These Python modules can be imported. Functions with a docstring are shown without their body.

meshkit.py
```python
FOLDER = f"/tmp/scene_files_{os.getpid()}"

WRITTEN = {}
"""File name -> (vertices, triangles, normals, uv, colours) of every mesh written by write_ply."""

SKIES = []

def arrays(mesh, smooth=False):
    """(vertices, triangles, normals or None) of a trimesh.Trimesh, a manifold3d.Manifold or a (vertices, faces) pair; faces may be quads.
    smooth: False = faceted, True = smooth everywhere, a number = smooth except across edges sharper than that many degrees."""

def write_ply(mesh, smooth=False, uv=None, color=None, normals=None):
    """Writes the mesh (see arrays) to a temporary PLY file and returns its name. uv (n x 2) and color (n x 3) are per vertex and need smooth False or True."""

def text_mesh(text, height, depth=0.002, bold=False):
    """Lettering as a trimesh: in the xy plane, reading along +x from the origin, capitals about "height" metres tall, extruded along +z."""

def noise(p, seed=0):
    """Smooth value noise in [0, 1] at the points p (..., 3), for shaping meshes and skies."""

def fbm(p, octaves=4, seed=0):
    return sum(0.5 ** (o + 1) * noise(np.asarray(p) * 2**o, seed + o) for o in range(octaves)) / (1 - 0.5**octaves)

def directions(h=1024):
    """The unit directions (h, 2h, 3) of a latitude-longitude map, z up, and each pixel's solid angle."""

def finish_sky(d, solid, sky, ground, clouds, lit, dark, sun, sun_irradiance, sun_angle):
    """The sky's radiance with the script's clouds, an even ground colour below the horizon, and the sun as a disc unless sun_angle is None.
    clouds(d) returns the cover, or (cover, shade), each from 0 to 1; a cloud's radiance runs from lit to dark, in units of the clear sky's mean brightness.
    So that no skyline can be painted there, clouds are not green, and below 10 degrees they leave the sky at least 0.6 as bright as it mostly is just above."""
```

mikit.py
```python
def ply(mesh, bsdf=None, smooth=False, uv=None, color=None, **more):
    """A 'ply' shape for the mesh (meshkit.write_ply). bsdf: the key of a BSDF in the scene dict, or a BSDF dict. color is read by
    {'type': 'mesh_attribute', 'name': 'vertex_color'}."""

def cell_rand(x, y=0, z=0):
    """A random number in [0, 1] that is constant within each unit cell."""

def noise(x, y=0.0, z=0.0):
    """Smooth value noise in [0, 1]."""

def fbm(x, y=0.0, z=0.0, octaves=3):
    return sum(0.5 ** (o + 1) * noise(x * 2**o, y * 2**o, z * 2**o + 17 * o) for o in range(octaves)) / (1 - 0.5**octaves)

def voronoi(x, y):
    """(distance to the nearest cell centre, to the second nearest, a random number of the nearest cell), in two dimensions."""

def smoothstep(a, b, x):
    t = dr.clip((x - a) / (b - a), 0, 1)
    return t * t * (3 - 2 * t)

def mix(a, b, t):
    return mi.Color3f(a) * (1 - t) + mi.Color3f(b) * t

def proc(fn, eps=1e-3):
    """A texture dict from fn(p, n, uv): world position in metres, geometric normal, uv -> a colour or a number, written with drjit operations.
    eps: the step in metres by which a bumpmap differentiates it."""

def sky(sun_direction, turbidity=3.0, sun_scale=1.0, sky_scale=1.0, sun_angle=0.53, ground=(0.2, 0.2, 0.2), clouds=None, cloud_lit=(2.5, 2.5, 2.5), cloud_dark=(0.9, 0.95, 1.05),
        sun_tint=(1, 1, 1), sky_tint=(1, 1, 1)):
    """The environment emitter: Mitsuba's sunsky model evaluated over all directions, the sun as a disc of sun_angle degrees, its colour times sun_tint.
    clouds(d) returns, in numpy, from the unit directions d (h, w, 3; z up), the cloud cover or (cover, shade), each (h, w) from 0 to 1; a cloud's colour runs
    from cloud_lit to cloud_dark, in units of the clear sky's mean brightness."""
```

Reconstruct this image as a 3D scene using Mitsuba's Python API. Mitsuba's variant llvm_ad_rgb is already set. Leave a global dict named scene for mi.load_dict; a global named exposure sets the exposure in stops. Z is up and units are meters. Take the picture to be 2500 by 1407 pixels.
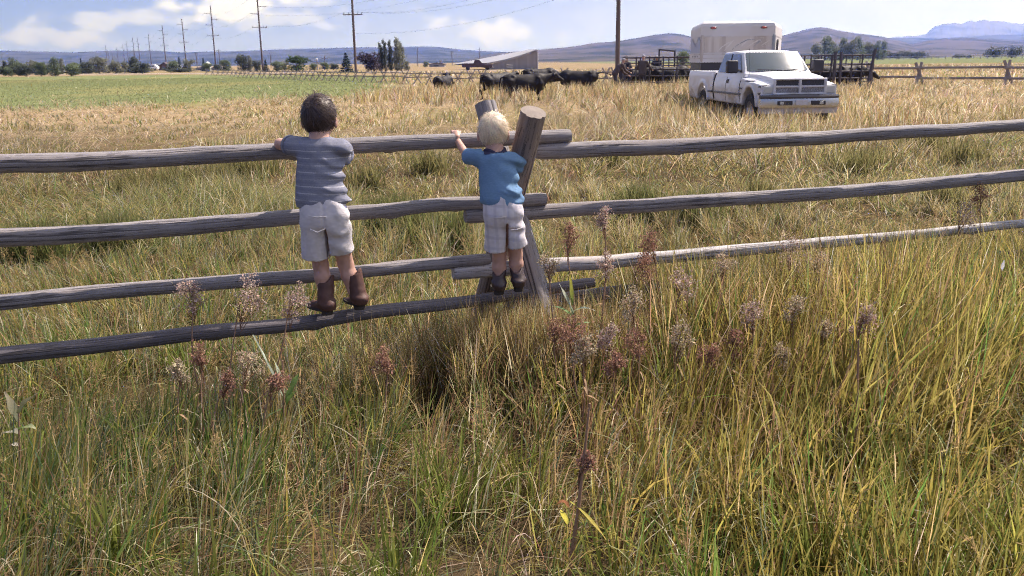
import math, random
import numpy as np, trimesh, manifold3d, mitsuba as mi, drjit as dr
import mikit, meshkit
from mikit import noise, fbm, smoothstep, mix, proc

T = mi.ScalarTransform4f
scene, labels = {'type': 'scene'}, {}
random.seed(7)
RNG = np.random.default_rng(7)
rad, sin, cos = math.radians, math.sin, math.cos

# ------------------------------------------------------------------ camera
FPX, CX, CY = 2165.0, 1250.0, 703.5          # focal length and centre in the photograph's pixels
EYE = np.array([0.0, 0.0, 1.6])
PITCH, ROLL = math.atan(553.5 / FPX), rad(0.75)
R0, U0, F0 = np.array([1.0, 0, 0]), np.array([0, sin(PITCH), cos(PITCH)]), np.array([0, cos(PITCH), -sin(PITCH)])
UP = cos(ROLL) * U0 + sin(ROLL) * R0
RIGHT = cos(ROLL) * R0 - sin(ROLL) * U0
scene['camera'] = {'type': 'perspective', 'fov': math.degrees(2 * math.atan(1250 / FPX)), 'fov_axis': 'x', 'near_clip': 0.05, 'far_clip': 60000.0,
                   'to_world': T().look_at(EYE.tolist(), (EYE + F0).tolist(), UP.tolist())}

# ------------------------------------------------------------------ daylight
exposure = 2.55
SUN_AZ, SUN_EL = rad(56), rad(53)
SUN = [sin(SUN_AZ) * cos(SUN_EL), cos(SUN_AZ) * cos(SUN_EL), sin(SUN_EL)]


def clouds(d):
    az, el = np.degrees(np.arctan2(d[..., 0], d[..., 1])), np.degrees(np.arcsin(np.clip(d[..., 2], -1, 1)))
    q = np.stack([d[..., 0] / (d[..., 2] + 0.10), d[..., 1] / (d[..., 2] + 0.10), 0 * az], -1)
    n = meshkit.fbm(np.stack([az * 0.22, el * 0.55, 0 * az], -1), 5, 3)
    n2 = meshkit.fbm(np.stack([az * 0.9, el * 1.9, 0 * az + 4], -1), 5, 9)
    big = meshkit.fbm(q * 0.5, 5, 5)

    def heap(a, e, w, h, slope=0.0):                        # one cumulus heap with a ragged edge
        r = np.sqrt(((az - a) / w) ** 2 + ((el - e - slope * (az - a)) / h) ** 2)
        return np.clip((1.25 - r + 1.5 * (n - 0.5) + 2.4 * (n2 - 0.5)) * 1.5, 0, 1)
    c = np.maximum.reduce([heap(-28.5, 5.3, 1.8, 0.9, -0.25), heap(-25.5, 6.5, 3.5, 1.1), heap(-31, 8, 4, 1.4), heap(-20.5, 4.5, 2.6, 1.0, -0.45), heap(-17.0, 3.6, 3.0, 0.9, -0.15), heap(-14, 2.7, 4, 0.7) * 0.55, heap(-22, 2.6, 4, 0.4) * 0.6, heap(-27, 1.6, 5, 0.4) * 0.6,
                           heap(-2.0, 2.0, 3.0, 0.9, -0.12) * 0.75, heap(1.5, 5.8, 4.5, 1.6) * 0.75])
    band = np.clip((big - 0.46) * 2.6, 0, 1) * 0.22
    toward = np.degrees(np.arccos(np.clip(d @ np.array(SUN), -1, 1)))
    veil = np.clip(2.1 - toward / 40.0, 0, 1) * (0.9 + 0.6 * (n - 0.5))                # white glare round the sun, put in as cloud cover
    cover = 1 - (1 - np.clip(c, 0, 1) * 0.9) * (1 - band) * (1 - np.clip(veil, 0, 0.96))
    shade = np.clip(0.85 - 1.0 * c + 0.5 * (0.5 - n2) * 2, 0, 1) * np.clip((toward - 45) / 40.0, 0, 1)
    return cover, shade


scene['sky'] = mikit.sky(SUN, turbidity=3.0, sky_scale=0.45, clouds=clouds, cloud_lit=(4.4, 4.25, 4.15), cloud_dark=(1.75, 1.9, 2.7), sky_tint=(1.07, 1.03, 1.42), sun_tint=(0.95, 1.0, 1.2),
                         ground=(0.16, 0.14, 0.09))
scene['air'] = {'type': 'homogeneous', 'albedo': {'type': 'rgb', 'value': [0.90, 0.93, 1.0]}, 'sigma_t': {'type': 'rgb', 'value': [0.40e-4, 0.60e-4, 1.7e-4]}, 'phase': {'type': 'hg', 'g': 0.6}}
HAZE = True
if HAZE:
    scene['camera']['medium'] = {'type': 'ref', 'id': 'air'}


def ray(px, py):
    d = F0 + (px - CX) / FPX * RIGHT + (CY - py) / FPX * UP
    return d


def at(px, py, y):
    """The point of the place that stands Y metres ahead and that the photograph shows at pixel (px, py)."""
    d = ray(px, py)
    return EYE + d * (y / d[1])


def across(px, y, z=0.0):
    """The point Y metres ahead, at height z, in the photograph's column px."""
    a, b = at(px, 100, y), at(px, 400, y)
    t = (z - a[2]) / (b[2] - a[2])
    return np.array([a[0] + t * (b[0] - a[0]), y, z])


# ------------------------------------------------------------------ helpers
used = {}


def numbered(name):
    used[name] = used.get(name, -1) + 1
    return name if used[name] == 0 else f'{name}_{used[name]:03d}'


def tag(key, label=None, cat=None, group=None, kind=None):
    e = {k: v for k, v in dict(label=label, category=cat, group=group, kind=kind).items() if v}
    if e:
        labels[key] = {**labels.get(key, {}), **e}
    return key


def thing(name, label, cat, group=None):
    return tag(numbered(name), label, cat, group)


def part(parent, name, shape, label=None, kind=None):
    key = numbered(f'{parent}__{name}')
    scene[key] = shape
    tag(key, label, kind=kind)
    return key


def mat(name, d):
    scene['mat_' + name] = d
    return 'mat_' + name


def cat(*ms):
    vs, fs, n = [], [], 0
    for m in ms:
        if hasattr(m, 'to_mesh'):
            q = m.to_mesh(); v, f = q.vert_properties[:, :3], q.tri_verts
        elif isinstance(m, tuple):
            v, f = np.asarray(m[0], float), np.asarray(m[1], int)
            if f.shape[1] == 4:
                f = np.vstack([f[:, [0, 1, 2]], f[:, [0, 2, 3]]])
        else:
            v, f = np.asarray(m.vertices), np.asarray(m.faces)
        vs.append(v); fs.append(f + n); n += len(v)
    return np.vstack(vs), np.vstack(fs)


def moved(m, M):
    v, f = cat(m)
    M = np.asarray(M)
    v = v @ M[:3, :3].T + M[:3, 3]
    return (v, f[:, ::-1]) if np.linalg.det(M[:3, :3]) < 0 else (v, f)


def rotz(a, loc=(0, 0, 0)):
    M = np.eye(4)
    M[:2, :2] = [[cos(a), -sin(a)], [sin(a), cos(a)]]
    M[:3, 3] = loc
    return M


def tw(M):
    return mi.ScalarTransform4f(np.asarray(M, float).tolist())


def tube(points, radii, sides=8, caps=True, squash=1.0):
    """(v, f, uv): a round bar along the points."""
    p = np.asarray(points, float)
    r = np.broadcast_to(np.asarray(radii, float), (len(p),)) if np.ndim(radii) < 2 else np.asarray(radii, float)
    t = np.gradient(p, axis=0); t /= np.linalg.norm(t, axis=1, keepdims=True) + 1e-12
    ref = np.array([0, 0, 1.0]) if abs(t[len(t) // 2][2]) < 0.85 else np.array([0, 1.0, 0])
    a = np.cross(t, ref); a /= np.linalg.norm(a, axis=1, keepdims=True) + 1e-12
    b = np.cross(a, t)
    ang = np.arange(sides) * 2 * np.pi / sides
    rr = r[:, None] if r.ndim == 1 else r
    v = p[:, None] + (rr * np.cos(ang))[..., None] * a[:, None] + (rr * np.sin(ang) * squash)[..., None] * b[:, None]
    n = len(p)
    i, j = np.meshgrid(np.arange(n - 1), np.arange(sides), indexing='ij')
    q = np.stack([i * sides + j, i * sides + (j + 1) % sides, (i + 1) * sides + (j + 1) % sides, (i + 1) * sides + j], -1).reshape(-1, 4)
    f = np.vstack([q[:, [0, 1, 2]], q[:, [0, 2, 3]]])
    s = np.concatenate([[0], np.cumsum(np.linalg.norm(np.diff(p, axis=0), axis=1))])
    uv = np.stack([np.repeat(s, sides), np.tile(np.arange(sides) / sides, n)], 1)
    v = v.reshape(-1, 3)
    if caps:
        for k, flip in ((0, False), (n - 1, True)):
            ring = v[k * sides:(k + 1) * sides]
            c = len(v)
            v = np.vstack([v, ring, p[k][None]])
            uv = np.vstack([uv, np.stack([0.7 + 0 * ang, np.arange(sides) / sides], 1), [[0.75, 0]]])
            jj = np.arange(sides)
            tri = np.stack([c + (jj + 1) % sides, c + jj, 0 * jj + c + sides], 1)
            f = np.vstack([f, tri[:, ::-1] if flip else tri])
    return v, f[:, ::-1], uv


def bar(a, b, r, sides=6):
    v, f, _ = tube([a, b], [r, r], sides)
    return v, f


def box(x0, x1, y0, y1, z0, z1):
    m = trimesh.creation.box((x1 - x0, y1 - y0, z1 - z0))
    m.apply_translation(((x0 + x1) / 2, (y0 + y1) / 2, (z0 + z1) / 2))
    return np.asarray(m.vertices), np.asarray(m.faces)


def rbox(x0, x1, y0, y1, z0, z1, r=0.02, n=8):
    """A box with rounded edges."""
    s = manifold3d.Manifold.sphere(r, n)
    return manifold3d.Manifold.batch_hull([s.translate((x, y, z)) for x in (x0 + r, x1 - r) for y in (y0 + r, y1 - r) for z in (z0 + r, z1 - r)])


def rhull(pts, r=0.03, n=8):
    s = manifold3d.Manifold.sphere(r, n)
    return manifold3d.Manifold.batch_hull([s.translate(tuple(map(float, p))) for p in pts])


# ---- signed-distance modelling (bodies, animals, clothes)
def seg(P, a, b, ra, rb, k=(1, 1, 1)):
    a, b = np.asarray(a, float), np.asarray(b, float)
    ab = b - a
    t = np.clip(((P - a) @ ab) / max(ab @ ab, 1e-12), 0, 1)
    return np.linalg.norm((P - a - t[:, None] * ab) / np.asarray(k, float), axis=1) - (ra + (rb - ra) * t)


def ell(P, c, r, M=None):
    q = P - np.asarray(c, float)
    if M is not None:
        q = q @ M
    r = np.asarray(r, float)
    k0, k1 = np.linalg.norm(q / r, axis=1), np.linalg.norm(q / r ** 2, axis=1)
    return k0 * (k0 - 1) / np.maximum(k1, 1e-9)


def smin(k, *ds):
    out = ds[0]
    for d in ds[1:]:
        h = np.clip(0.5 + 0.5 * (d - out) / k, 0, 1)
        out = d + (out - d) * h - k * h * (1 - h)
    return out


def surface(fn, lo, hi, h):
    """Surface nets over the zero set of fn (negative inside); the field is worked out only near the surface."""
    lo, hi = np.asarray(lo, float), np.asarray(hi, float)
    S = 4
    nb = np.ceil((hi - lo) / (h * S)).astype(int) + 1
    n = nb * S
    cb = np.stack(np.meshgrid(*[lo[k] + (np.arange(nb[k]) + 0.5) * h * S - h / 2 for k in range(3)], indexing='ij'), -1)
    coarse = fn(cb.reshape(-1, 3)).reshape(nb)
    V = coarse.repeat(S, 0).repeat(S, 1).repeat(S, 2)
    near = (np.abs(coarse) < h * S * 1.6).repeat(S, 0).repeat(S, 1).repeat(S, 2)
    idx = np.argwhere(near)
    V[near] = fn(lo + idx * h)
    s = V < 0
    c = [(a, b, d) for a in (0, 1) for b in (0, 1) for d in (0, 1)]
    cut = lambda A, o: A[o[0]:n[0] - 1 + o[0], o[1]:n[1] - 1 + o[1], o[2]:n[2] - 1 + o[2]]
    cnt = sum(cut(s, o).astype(np.int8) for o in c)
    cells = np.argwhere((cnt > 0) & (cnt < 8))
    ids = -np.ones(n - 1, int)
    ids[tuple(cells.T)] = np.arange(len(cells))
    acc, num = np.zeros((len(cells), 3)), np.zeros(len(cells))
    for o in c:
        for k in range(3):
            if o[k] == 0:
                o2 = tuple(1 if q == k else o[q] for q in range(3))
                a, b = V[tuple((cells + o).T)], V[tuple((cells + o2).T)]
                m = (a < 0) != (b < 0)
                t = np.where(m, a / np.where(m, a - b, 1), 0)
                p = np.array(o, float) + np.outer(t, np.eye(3)[k])
                acc[m] += p[m]; num[m] += 1
    v = lo + (cells + acc / num[:, None]) * h
    faces = []
    for k in range(3):
        e = np.eye(3, dtype=int)[k]
        u, w = np.eye(3, dtype=int)[(k + 1) % 3], np.eye(3, dtype=int)[(k + 2) % 3]
        sl0 = tuple(slice(0 if q == k else 1, n[q] - 1) for q in range(3))
        sl1 = tuple(slice(1 if q == k else 1, n[q] - 1 + (1 if q == k else 0)) for q in range(3))
        a, b = s[sl0], s[sl1]
        E = np.argwhere(a != b)
        inside = a[tuple(E.T)]
        E = E + [0 if q == k else 1 for q in range(3)]
        q4 = np.stack([ids[tuple((E - x).T)] for x in (0 * u, u, u + w, w)], 1)
        q4 = np.where(inside[:, None], q4, q4[:, ::-1])
        faces.append(q4[(q4 >= 0).all(1)])
    q4 = np.vstack(faces)
    return v, np.vstack([q4[:, [0, 1, 2]], q4[:, [0, 2, 3]]])


def rgb(*c):
    return {'type': 'rgb', 'value': list(c)}


def prin(color, rough=0.7, **k):
    return {'type': 'twosided', 'b': {'type': 'principled', 'base_color': color if isinstance(color, dict) else rgb(*color), 'roughness': rough, **k}}


VCOL = {'type': 'mesh_attribute', 'name': 'vertex_color'}

# ------------------------------------------------------------------ the setting: ground, road, hills, air
def field_cover(X, Y):
    """0..1: how far the mown green hay field covers a ground point (numpy)."""
    w = 6 * (meshkit.fbm(np.stack([X * 0.06, Y * 0.06, 0 * X], -1), 3, 2) - 0.5)
    near = (Y - (33 + 0.75 * (X + 20)) + w * 1.0) / 5.0          # beyond the ragged near edge
    right = (-5.0 - X + w * 0.8 + (Y - 45) * -0.10) / 2.5
    return np.clip(near, 0, 1) * np.clip(right, 0, 1)


def ground_color(p, n, uv):
    x, y = p.x, p.y
    a, b = fbm(x * 0.9, y * 0.9, 0, 4), fbm(x * 0.12 + 7, y * 0.07, 3, 3)
    fine = noise(x * 9, y * 9)
    w = 6 * (fbm(x * 0.06, y * 0.06, 0.0, 3) - 0.5)
    near = dr.clip((y - (33 + 0.75 * (x + 20)) + w) / 5.0, 0, 1)
    right = dr.clip((-5.0 - x + w * 0.8 - (y - 45) * 0.10) / 2.5, 0, 1)
    far = dr.clip((172 - y + w + 1.05 * dr.minimum(-x - 60, 0)) / 10.0, 0, 1)
    straw = mix((0.19, 0.14, 0.085), (0.32, 0.245, 0.155), a)
    straw = mix(straw, mi.Color3f(0.17, 0.155, 0.06), smoothstep(0.5, 0.75, b) * 0.7)
    green = mix((0.125, 0.15, 0.066), (0.175, 0.19, 0.092), fbm(x * 0.25, y * 0.5, 1.0, 4))
    green = mix(green, mi.Color3f(0.24, 0.215, 0.10), smoothstep(0.5, 0.8, b) * 0.6)
    c = mix(straw, green, near * right * far)
    rgreen = dr.clip((y - 185) / 20, 0, 1) * dr.clip((x - 40) / 20, 0, 1)
    c = mix(c, mi.Color3f(0.14, 0.165, 0.08), rgreen * 0.9)
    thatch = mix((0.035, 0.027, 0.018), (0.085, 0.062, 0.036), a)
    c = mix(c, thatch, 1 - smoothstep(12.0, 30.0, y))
    return c * (0.75 + 0.5 * fine)


mat('ground', {'type': 'diffuse', 'reflectance': proc(ground_color)})
gx = np.concatenate([-np.geomspace(30000, 40, 24), np.linspace(-36, 36, 120), np.geomspace(40, 30000, 24)])
gy = np.concatenate([[-30000, -3000, -300, -60, -20, -8], np.linspace(-4, 60, 130), np.geomspace(64, 30000, 50)])
GX, GY = np.meshgrid(gx, gy, indexing='ij')


def ground_z(X, Y):
    X, Y = np.asarray(X, float), np.asarray(Y, float)
    near = np.exp(-((np.maximum(np.hypot(X, Y - 12) - 25, 0)) / 20) ** 2)
    return near * 0.10 * (meshkit.fbm(np.stack([X * 0.45, Y * 0.45, 0 * X], -1), 3, 11) - 0.5)


n1, n2 = GX.shape
ii, jj = np.meshgrid(np.arange(n1 - 1), np.arange(n2 - 1), indexing='ij')
quads = np.stack([ii * n2 + jj, (ii + 1) * n2 + jj, (ii + 1) * n2 + jj + 1, ii * n2 + jj + 1], -1).reshape(-1, 4)
scene['ground'] = mikit.ply((np.stack([GX, GY, ground_z(GX, GY)], -1).reshape(-1, 3), quads), 'mat_ground', True)
tag('ground', 'straw coloured pasture ground with a mown green field on the left', 'ground', kind='structure')

# gravel road along the far edge of the pasture
mat('road', {'type': 'diffuse', 'reflectance': proc(lambda p, n, uv: mix((0.30, 0.27, 0.255), (0.42, 0.385, 0.36), fbm(p.x * 0.3, p.y * 1.2)))})
rx = np.linspace(-420, 420, 60)
ry = np.where(rx < 0, 163 - 0.55 * rx * np.clip(-rx / 120, 0, 1), 163 - 0.06 * rx)
dy = np.where(rx < 0, 3.4 + 0.004 * -rx, 3.4)
rv = np.vstack([np.stack([rx, ry - dy, 0 * rx + 0.03], 1), np.stack([rx, ry + dy, 0 * rx + 0.03], 1)])
i = np.arange(59)
scene['road'] = mikit.ply((rv, np.stack([i, i + 1, i + 61, i + 60], 1)), 'mat_road')
tag('road', 'pale gravel road crossing behind the pasture', 'road', kind='structure')


def hill(key, label, ridge, Y, Y0, color, seed, back=1.35, rough=0.10, soft=9, jag=0.0):
    """A range of hills: ridge = photograph pixels of its skyline, Y its distance, Y0 where its foot starts."""
    ridge = np.array(ridge, float)
    px = np.linspace(ridge[0, 0], ridge[-1, 0], 260)
    py = np.interp(px, ridge[:, 0], ridge[:, 1])
    py = np.convolve(np.pad(py, soft // 2, mode='edge'), np.ones(soft) / soft, 'valid')
    py = py + jag * (meshkit.fbm(np.stack([px * 0.055, 0 * px, 0 * px], -1), 4, seed) - 0.5)
    top = np.array([at(a, b, Y) for a, b in zip(px, py)])
    foot = np.array([across(a, Y0) for a in px])
    t = np.concatenate([np.linspace(0, 1, 44), np.linspace(1.05, back + 0.4, 12)])
    v = []
    for s in t:
        prof = 0.5 - 0.5 * math.cos(math.pi * min(s, 1)) if s <= 1 else max(0.0, 1 - ((s - 1) / (back - 0.6)) ** 2)
        xy = foot[:, :2] + (top[:, :2] - foot[:, :2]) * s
        n = meshkit.fbm(np.stack([xy[:, 0] / Y * 11, xy[:, 1] / Y * 11, 0 * xy[:, 0]], -1), 5, seed) - 0.5
        bell = math.sin(math.pi * min(s, 1)) if s < 1 else 0.0
        gul = np.abs(meshkit.fbm(np.stack([xy[:, 0] / Y * 26, xy[:, 1] / Y * 8, 0 * xy[:, 0]], -1), 4, seed + 5) - 0.5)
        fine = meshkit.noise(np.stack([xy[:, 0] / Y * 260, xy[:, 1] / Y * 60, 0 * xy[:, 0]], -1), seed) - 0.5
        z = top[:, 2] * (prof + rough * bell * (2.2 * n - 1.4 * gul)) + fine * top[:, 2] * 0.02 * min(s, 1)
        v.append(np.column_stack([xy, np.maximum(z, 0) - 3 * (s == 0)]))
    v = np.array(v)
    m, k = v.shape[:2]
    a, b = np.meshgrid(np.arange(m - 1), np.arange(k - 1), indexing='ij')
    q = np.stack([a * k + b, a * k + b + 1, (a + 1) * k + b + 1, (a + 1) * k + b], -1).reshape(-1, 4)
    scene[key] = mikit.ply((v.reshape(-1, 3), q), color, True)
    tag(key, label, 'hills', kind='structure')


def brush(lo, hi, s):
    def fn(p, n, uv):
        a = fbm(p.x * s, p.y * s * 0.5, p.z * s * 2, 4)
        return mix(lo, hi, smoothstep(0.32, 0.62, a))
    return {'type': 'diffuse', 'reflectance': proc(fn)}


mat('scrub', brush((0.025, 0.034, 0.028), (0.07, 0.072, 0.058), 0.012))
mat('scrub_dry', brush((0.035, 0.042, 0.036), (0.105, 0.092, 0.078), 0.016))
mat('rock_far', brush((0.06, 0.06, 0.06), (0.12, 0.11, 0.10), 0.004))
hill('mountain', 'pale blue jagged mountain far off on the right', [(2040, 118), (2120, 104), (2190, 90), (2235, 91), (2262, 82), (2290, 62), (2330, 58), (2370, 55), (2430, 51), (2500, 58), (2580, 52), (2700, 70), (2800, 100)], 8600, 6000, 'mat_rock_far', 21, rough=0.05, soft=3, jag=9.0)
hill('hills', 'low wooded blue range along the left and middle horizon', [(-260, 136), (-100, 130), (0, 125), (70, 127), (130, 128), (180, 130), (230, 127), (290, 126), (360, 127), (400, 127), (440, 131), (500, 128), (560, 128), (620, 126), (700, 122), (790, 120), (860, 118), (940, 118), (1010, 117), (1060, 116), (1110, 122), (1160, 125), (1230, 128), (1320, 132), (1450, 138), (1560, 146)], 5200, 1800, 'mat_scrub', 3)
hill('hills_001', 'grey brown hill rising between the barn and the white trailer', [(1130, 150), (1200, 132), (1270, 127), (1330, 122), (1400, 116), (1450, 107), (1500, 104), (1560, 95), (1605, 87), (1640, 83), (1665, 87), (1720, 100), (1790, 108), (1850, 104), (1910, 90), (1950, 80), (1985, 71), (2010, 70), (2050, 79), (2090, 85), (2150, 92), (2220, 108), (2290, 124), (2340, 136)], 3000, 900, 'mat_scrub_dry', 8)
hill('hills_002', 'rounded brown hill on the right below the far mountain', [(2120, 140), (2180, 117), (2230, 108), (2270, 100), (2320, 96), (2360, 95), (2420, 99), (2500, 102), (2600, 98), (2750, 110)], 3300, 1000, 'mat_scrub_dry', 14)
hill('hills_003', 'long dark ridge just under the far mountain', [(2080, 130), (2150, 94), (2230, 93), (2290, 95), (2350, 91), (2430, 86), (2500, 85), (2600, 82), (2750, 90)], 5200, 3600, 'mat_scrub', 17, rough=0.05)
if HAZE:
    scene['haze'] = {'type': 'cube', 'to_world': T().translate([0, 6500, 184.5]).scale([14000, 9000, 185.5]), 'bsdf': {'type': 'null'}, 'interior': {'type': 'ref', 'id': 'air'}}
    tag('haze', 'thin blue summer haze lying over the whole valley', 'haze', kind='stuff')

# ------------------------------------------------------------------ the near rail fence
def wood_fn(dark, light, tint):
    def fn(p, n, uv):
        u, v = uv.x, uv.y
        a = dr.abs(v - 0.5) * 2
        g = fbm(u * 3.0, a * 26.0, 2.0, 4)
        g2 = fbm(u * 9.0 + 5, a * 70.0, 5.0, 2)
        c = mix(dark, light, dr.clip(0.62 * g + 0.5 * g2 - 0.05, 0, 1))
        c = mix(c, mi.Color3f(tint), smoothstep(0.52, 0.72, fbm(u * 1.3, a * 4.0, 9.0, 3)) * 0.6)
        crack = smoothstep(0.045, 0.0, dr.abs(fbm(u * 1.1, a * 9.0, 7.0, 3) - 0.5) * dr.clip(0.55 + noise(u * 0.9, 3) * 1.5, 0, 3))
        spots = smoothstep(0.80, 0.86, noise(u * 26.0, a * 34.0, 4.0))
        return mix(mix(c, mi.Color3f(0.035, 0.03, 0.032), crack * 0.85), mi.Color3f(0.05, 0.042, 0.042), spots * 0.5)
    return fn


def wood_bump(p, n, uv):
    a = dr.abs(uv.y - 0.5) * 2
    return 0.8 * fbm(uv.x * 5.0, a * 16.0, 5.0, 3) - 1.0 * smoothstep(0.05, 0.0, dr.abs(fbm(uv.x * 1.1, a * 9.0, 7.0, 3) - 0.5))


def wood(name, dark, light, tint):
    mat(name, {'type': 'twosided', 'b': {'type': 'bumpmap', 't': proc(wood_bump, 0.002), 'scale': 0.002, 'b': {'type': 'principled', 'base_color': proc(wood_fn(dark, light, tint)), 'roughness': 0.72, 'specular': 0.35}}})


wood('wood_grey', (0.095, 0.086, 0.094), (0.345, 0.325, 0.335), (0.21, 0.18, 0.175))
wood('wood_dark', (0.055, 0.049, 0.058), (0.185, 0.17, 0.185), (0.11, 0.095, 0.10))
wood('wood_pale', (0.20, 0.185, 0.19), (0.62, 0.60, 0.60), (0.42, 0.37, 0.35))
wood('wood_brown', (0.12, 0.092, 0.085), (0.36, 0.295, 0.265), (0.21, 0.13, 0.10))


def end_grain(p, n, uv):
    ring = fbm(uv.y * 12, 0, 0, 2)
    return mix((0.20, 0.17, 0.15), (0.34, 0.30, 0.27), fbm(p.x * 130, p.y * 130, p.z * 130, 2) * 0.6 + ring * 0.4)


mat('end_grain', {'type': 'twosided', 'b': {'type': 'diffuse', 'reflectance': proc(end_grain)}})


def fence_y(px):
    return 1.0 / np.interp(px, [-1300, 0, 1300, 2500, 3700], [1 / 3.70 + 0.0480, 1 / 3.70, 1 / 4.50, 1 / 5.16, 1 / 5.16 - 0.0284])


def log(pts, th, seed, dy=0.0, knots=5, n=150, sides=26, ends=True):
    """A peeled pole: pts its centre line in the photograph, th its thickness there (pixels, first and last)."""
    pts = np.array(pts, float)
    if pts[0, 0] == -60:                                     # the poles run on past the edges of the picture
        pts = np.vstack([pts[0] + (pts[0] - pts[2]) / 360 * 640, pts])
    if pts[-1, 0] == 2600:
        pts = np.vstack([pts, pts[-1] + (pts[-1] - pts[-2]) / (2600 - pts[-2, 0]) * 700])
    px = np.linspace(pts[0, 0], pts[-1, 0], n)
    py = np.interp(px, pts[:, 0], pts[:, 1])
    k = np.ones(11) / 11
    pad = np.pad(py, 5, mode='reflect', reflect_type='odd')
    py = np.convolve(pad, k, 'valid')
    Y = fence_y(px) + dy
    P = np.array([at(a, b, y) for a, b, y in zip(px, py, Y)])
    r = np.interp(px, [max(pts[0, 0], -60), min(pts[-1, 0], 2600)], th) * Y / FPX / 2 * 1.02
    rng = np.random.default_rng(seed)
    s = np.concatenate([[0], np.cumsum(np.linalg.norm(np.diff(P, axis=0), axis=1))])
    wob = np.stack([meshkit.fbm(np.stack([s * 2.5, 0 * s + c, 0 * s], -1), 3, seed) - 0.5 for c in (0, 9)], 1)
    P[:, 2] += 0.010 * wob[:, 0]; P[:, 1] += 0.03 * wob[:, 1]
    ang = np.arange(sides) * 2 * np.pi / sides
    A = np.stack([np.repeat(s[:, None], sides, 1) * 5, np.cos(ang)[None] * 1.2 + 0 * s[:, None], np.sin(ang)[None] * 1.2 + 0 * s[:, None]], -1)
    R = r[:, None] * (1 + 0.16 * (meshkit.fbm(A, 3, seed + 3) - 0.5) + 0.05 * (meshkit.noise(A * [6, 5, 5], seed + 4) - 0.5))
    for _ in range(knots):
        s0, a0 = rng.uniform(0.1, s[-1]), rng.uniform(0, 2 * np.pi)
        d = ((s[:, None] - s0) / 0.03) ** 2 + ((np.angle(np.exp(1j * (ang[None] - a0)))) / 0.3) ** 2
        R += 0.012 * np.exp(-d)
    if ends:
        e = np.minimum(s, s[-1] - s)
        R *= (0.86 + 0.14 * np.clip(e / 0.03, 0, 1))[:, None]
    return tube(P, R, sides), s[-1]


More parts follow.
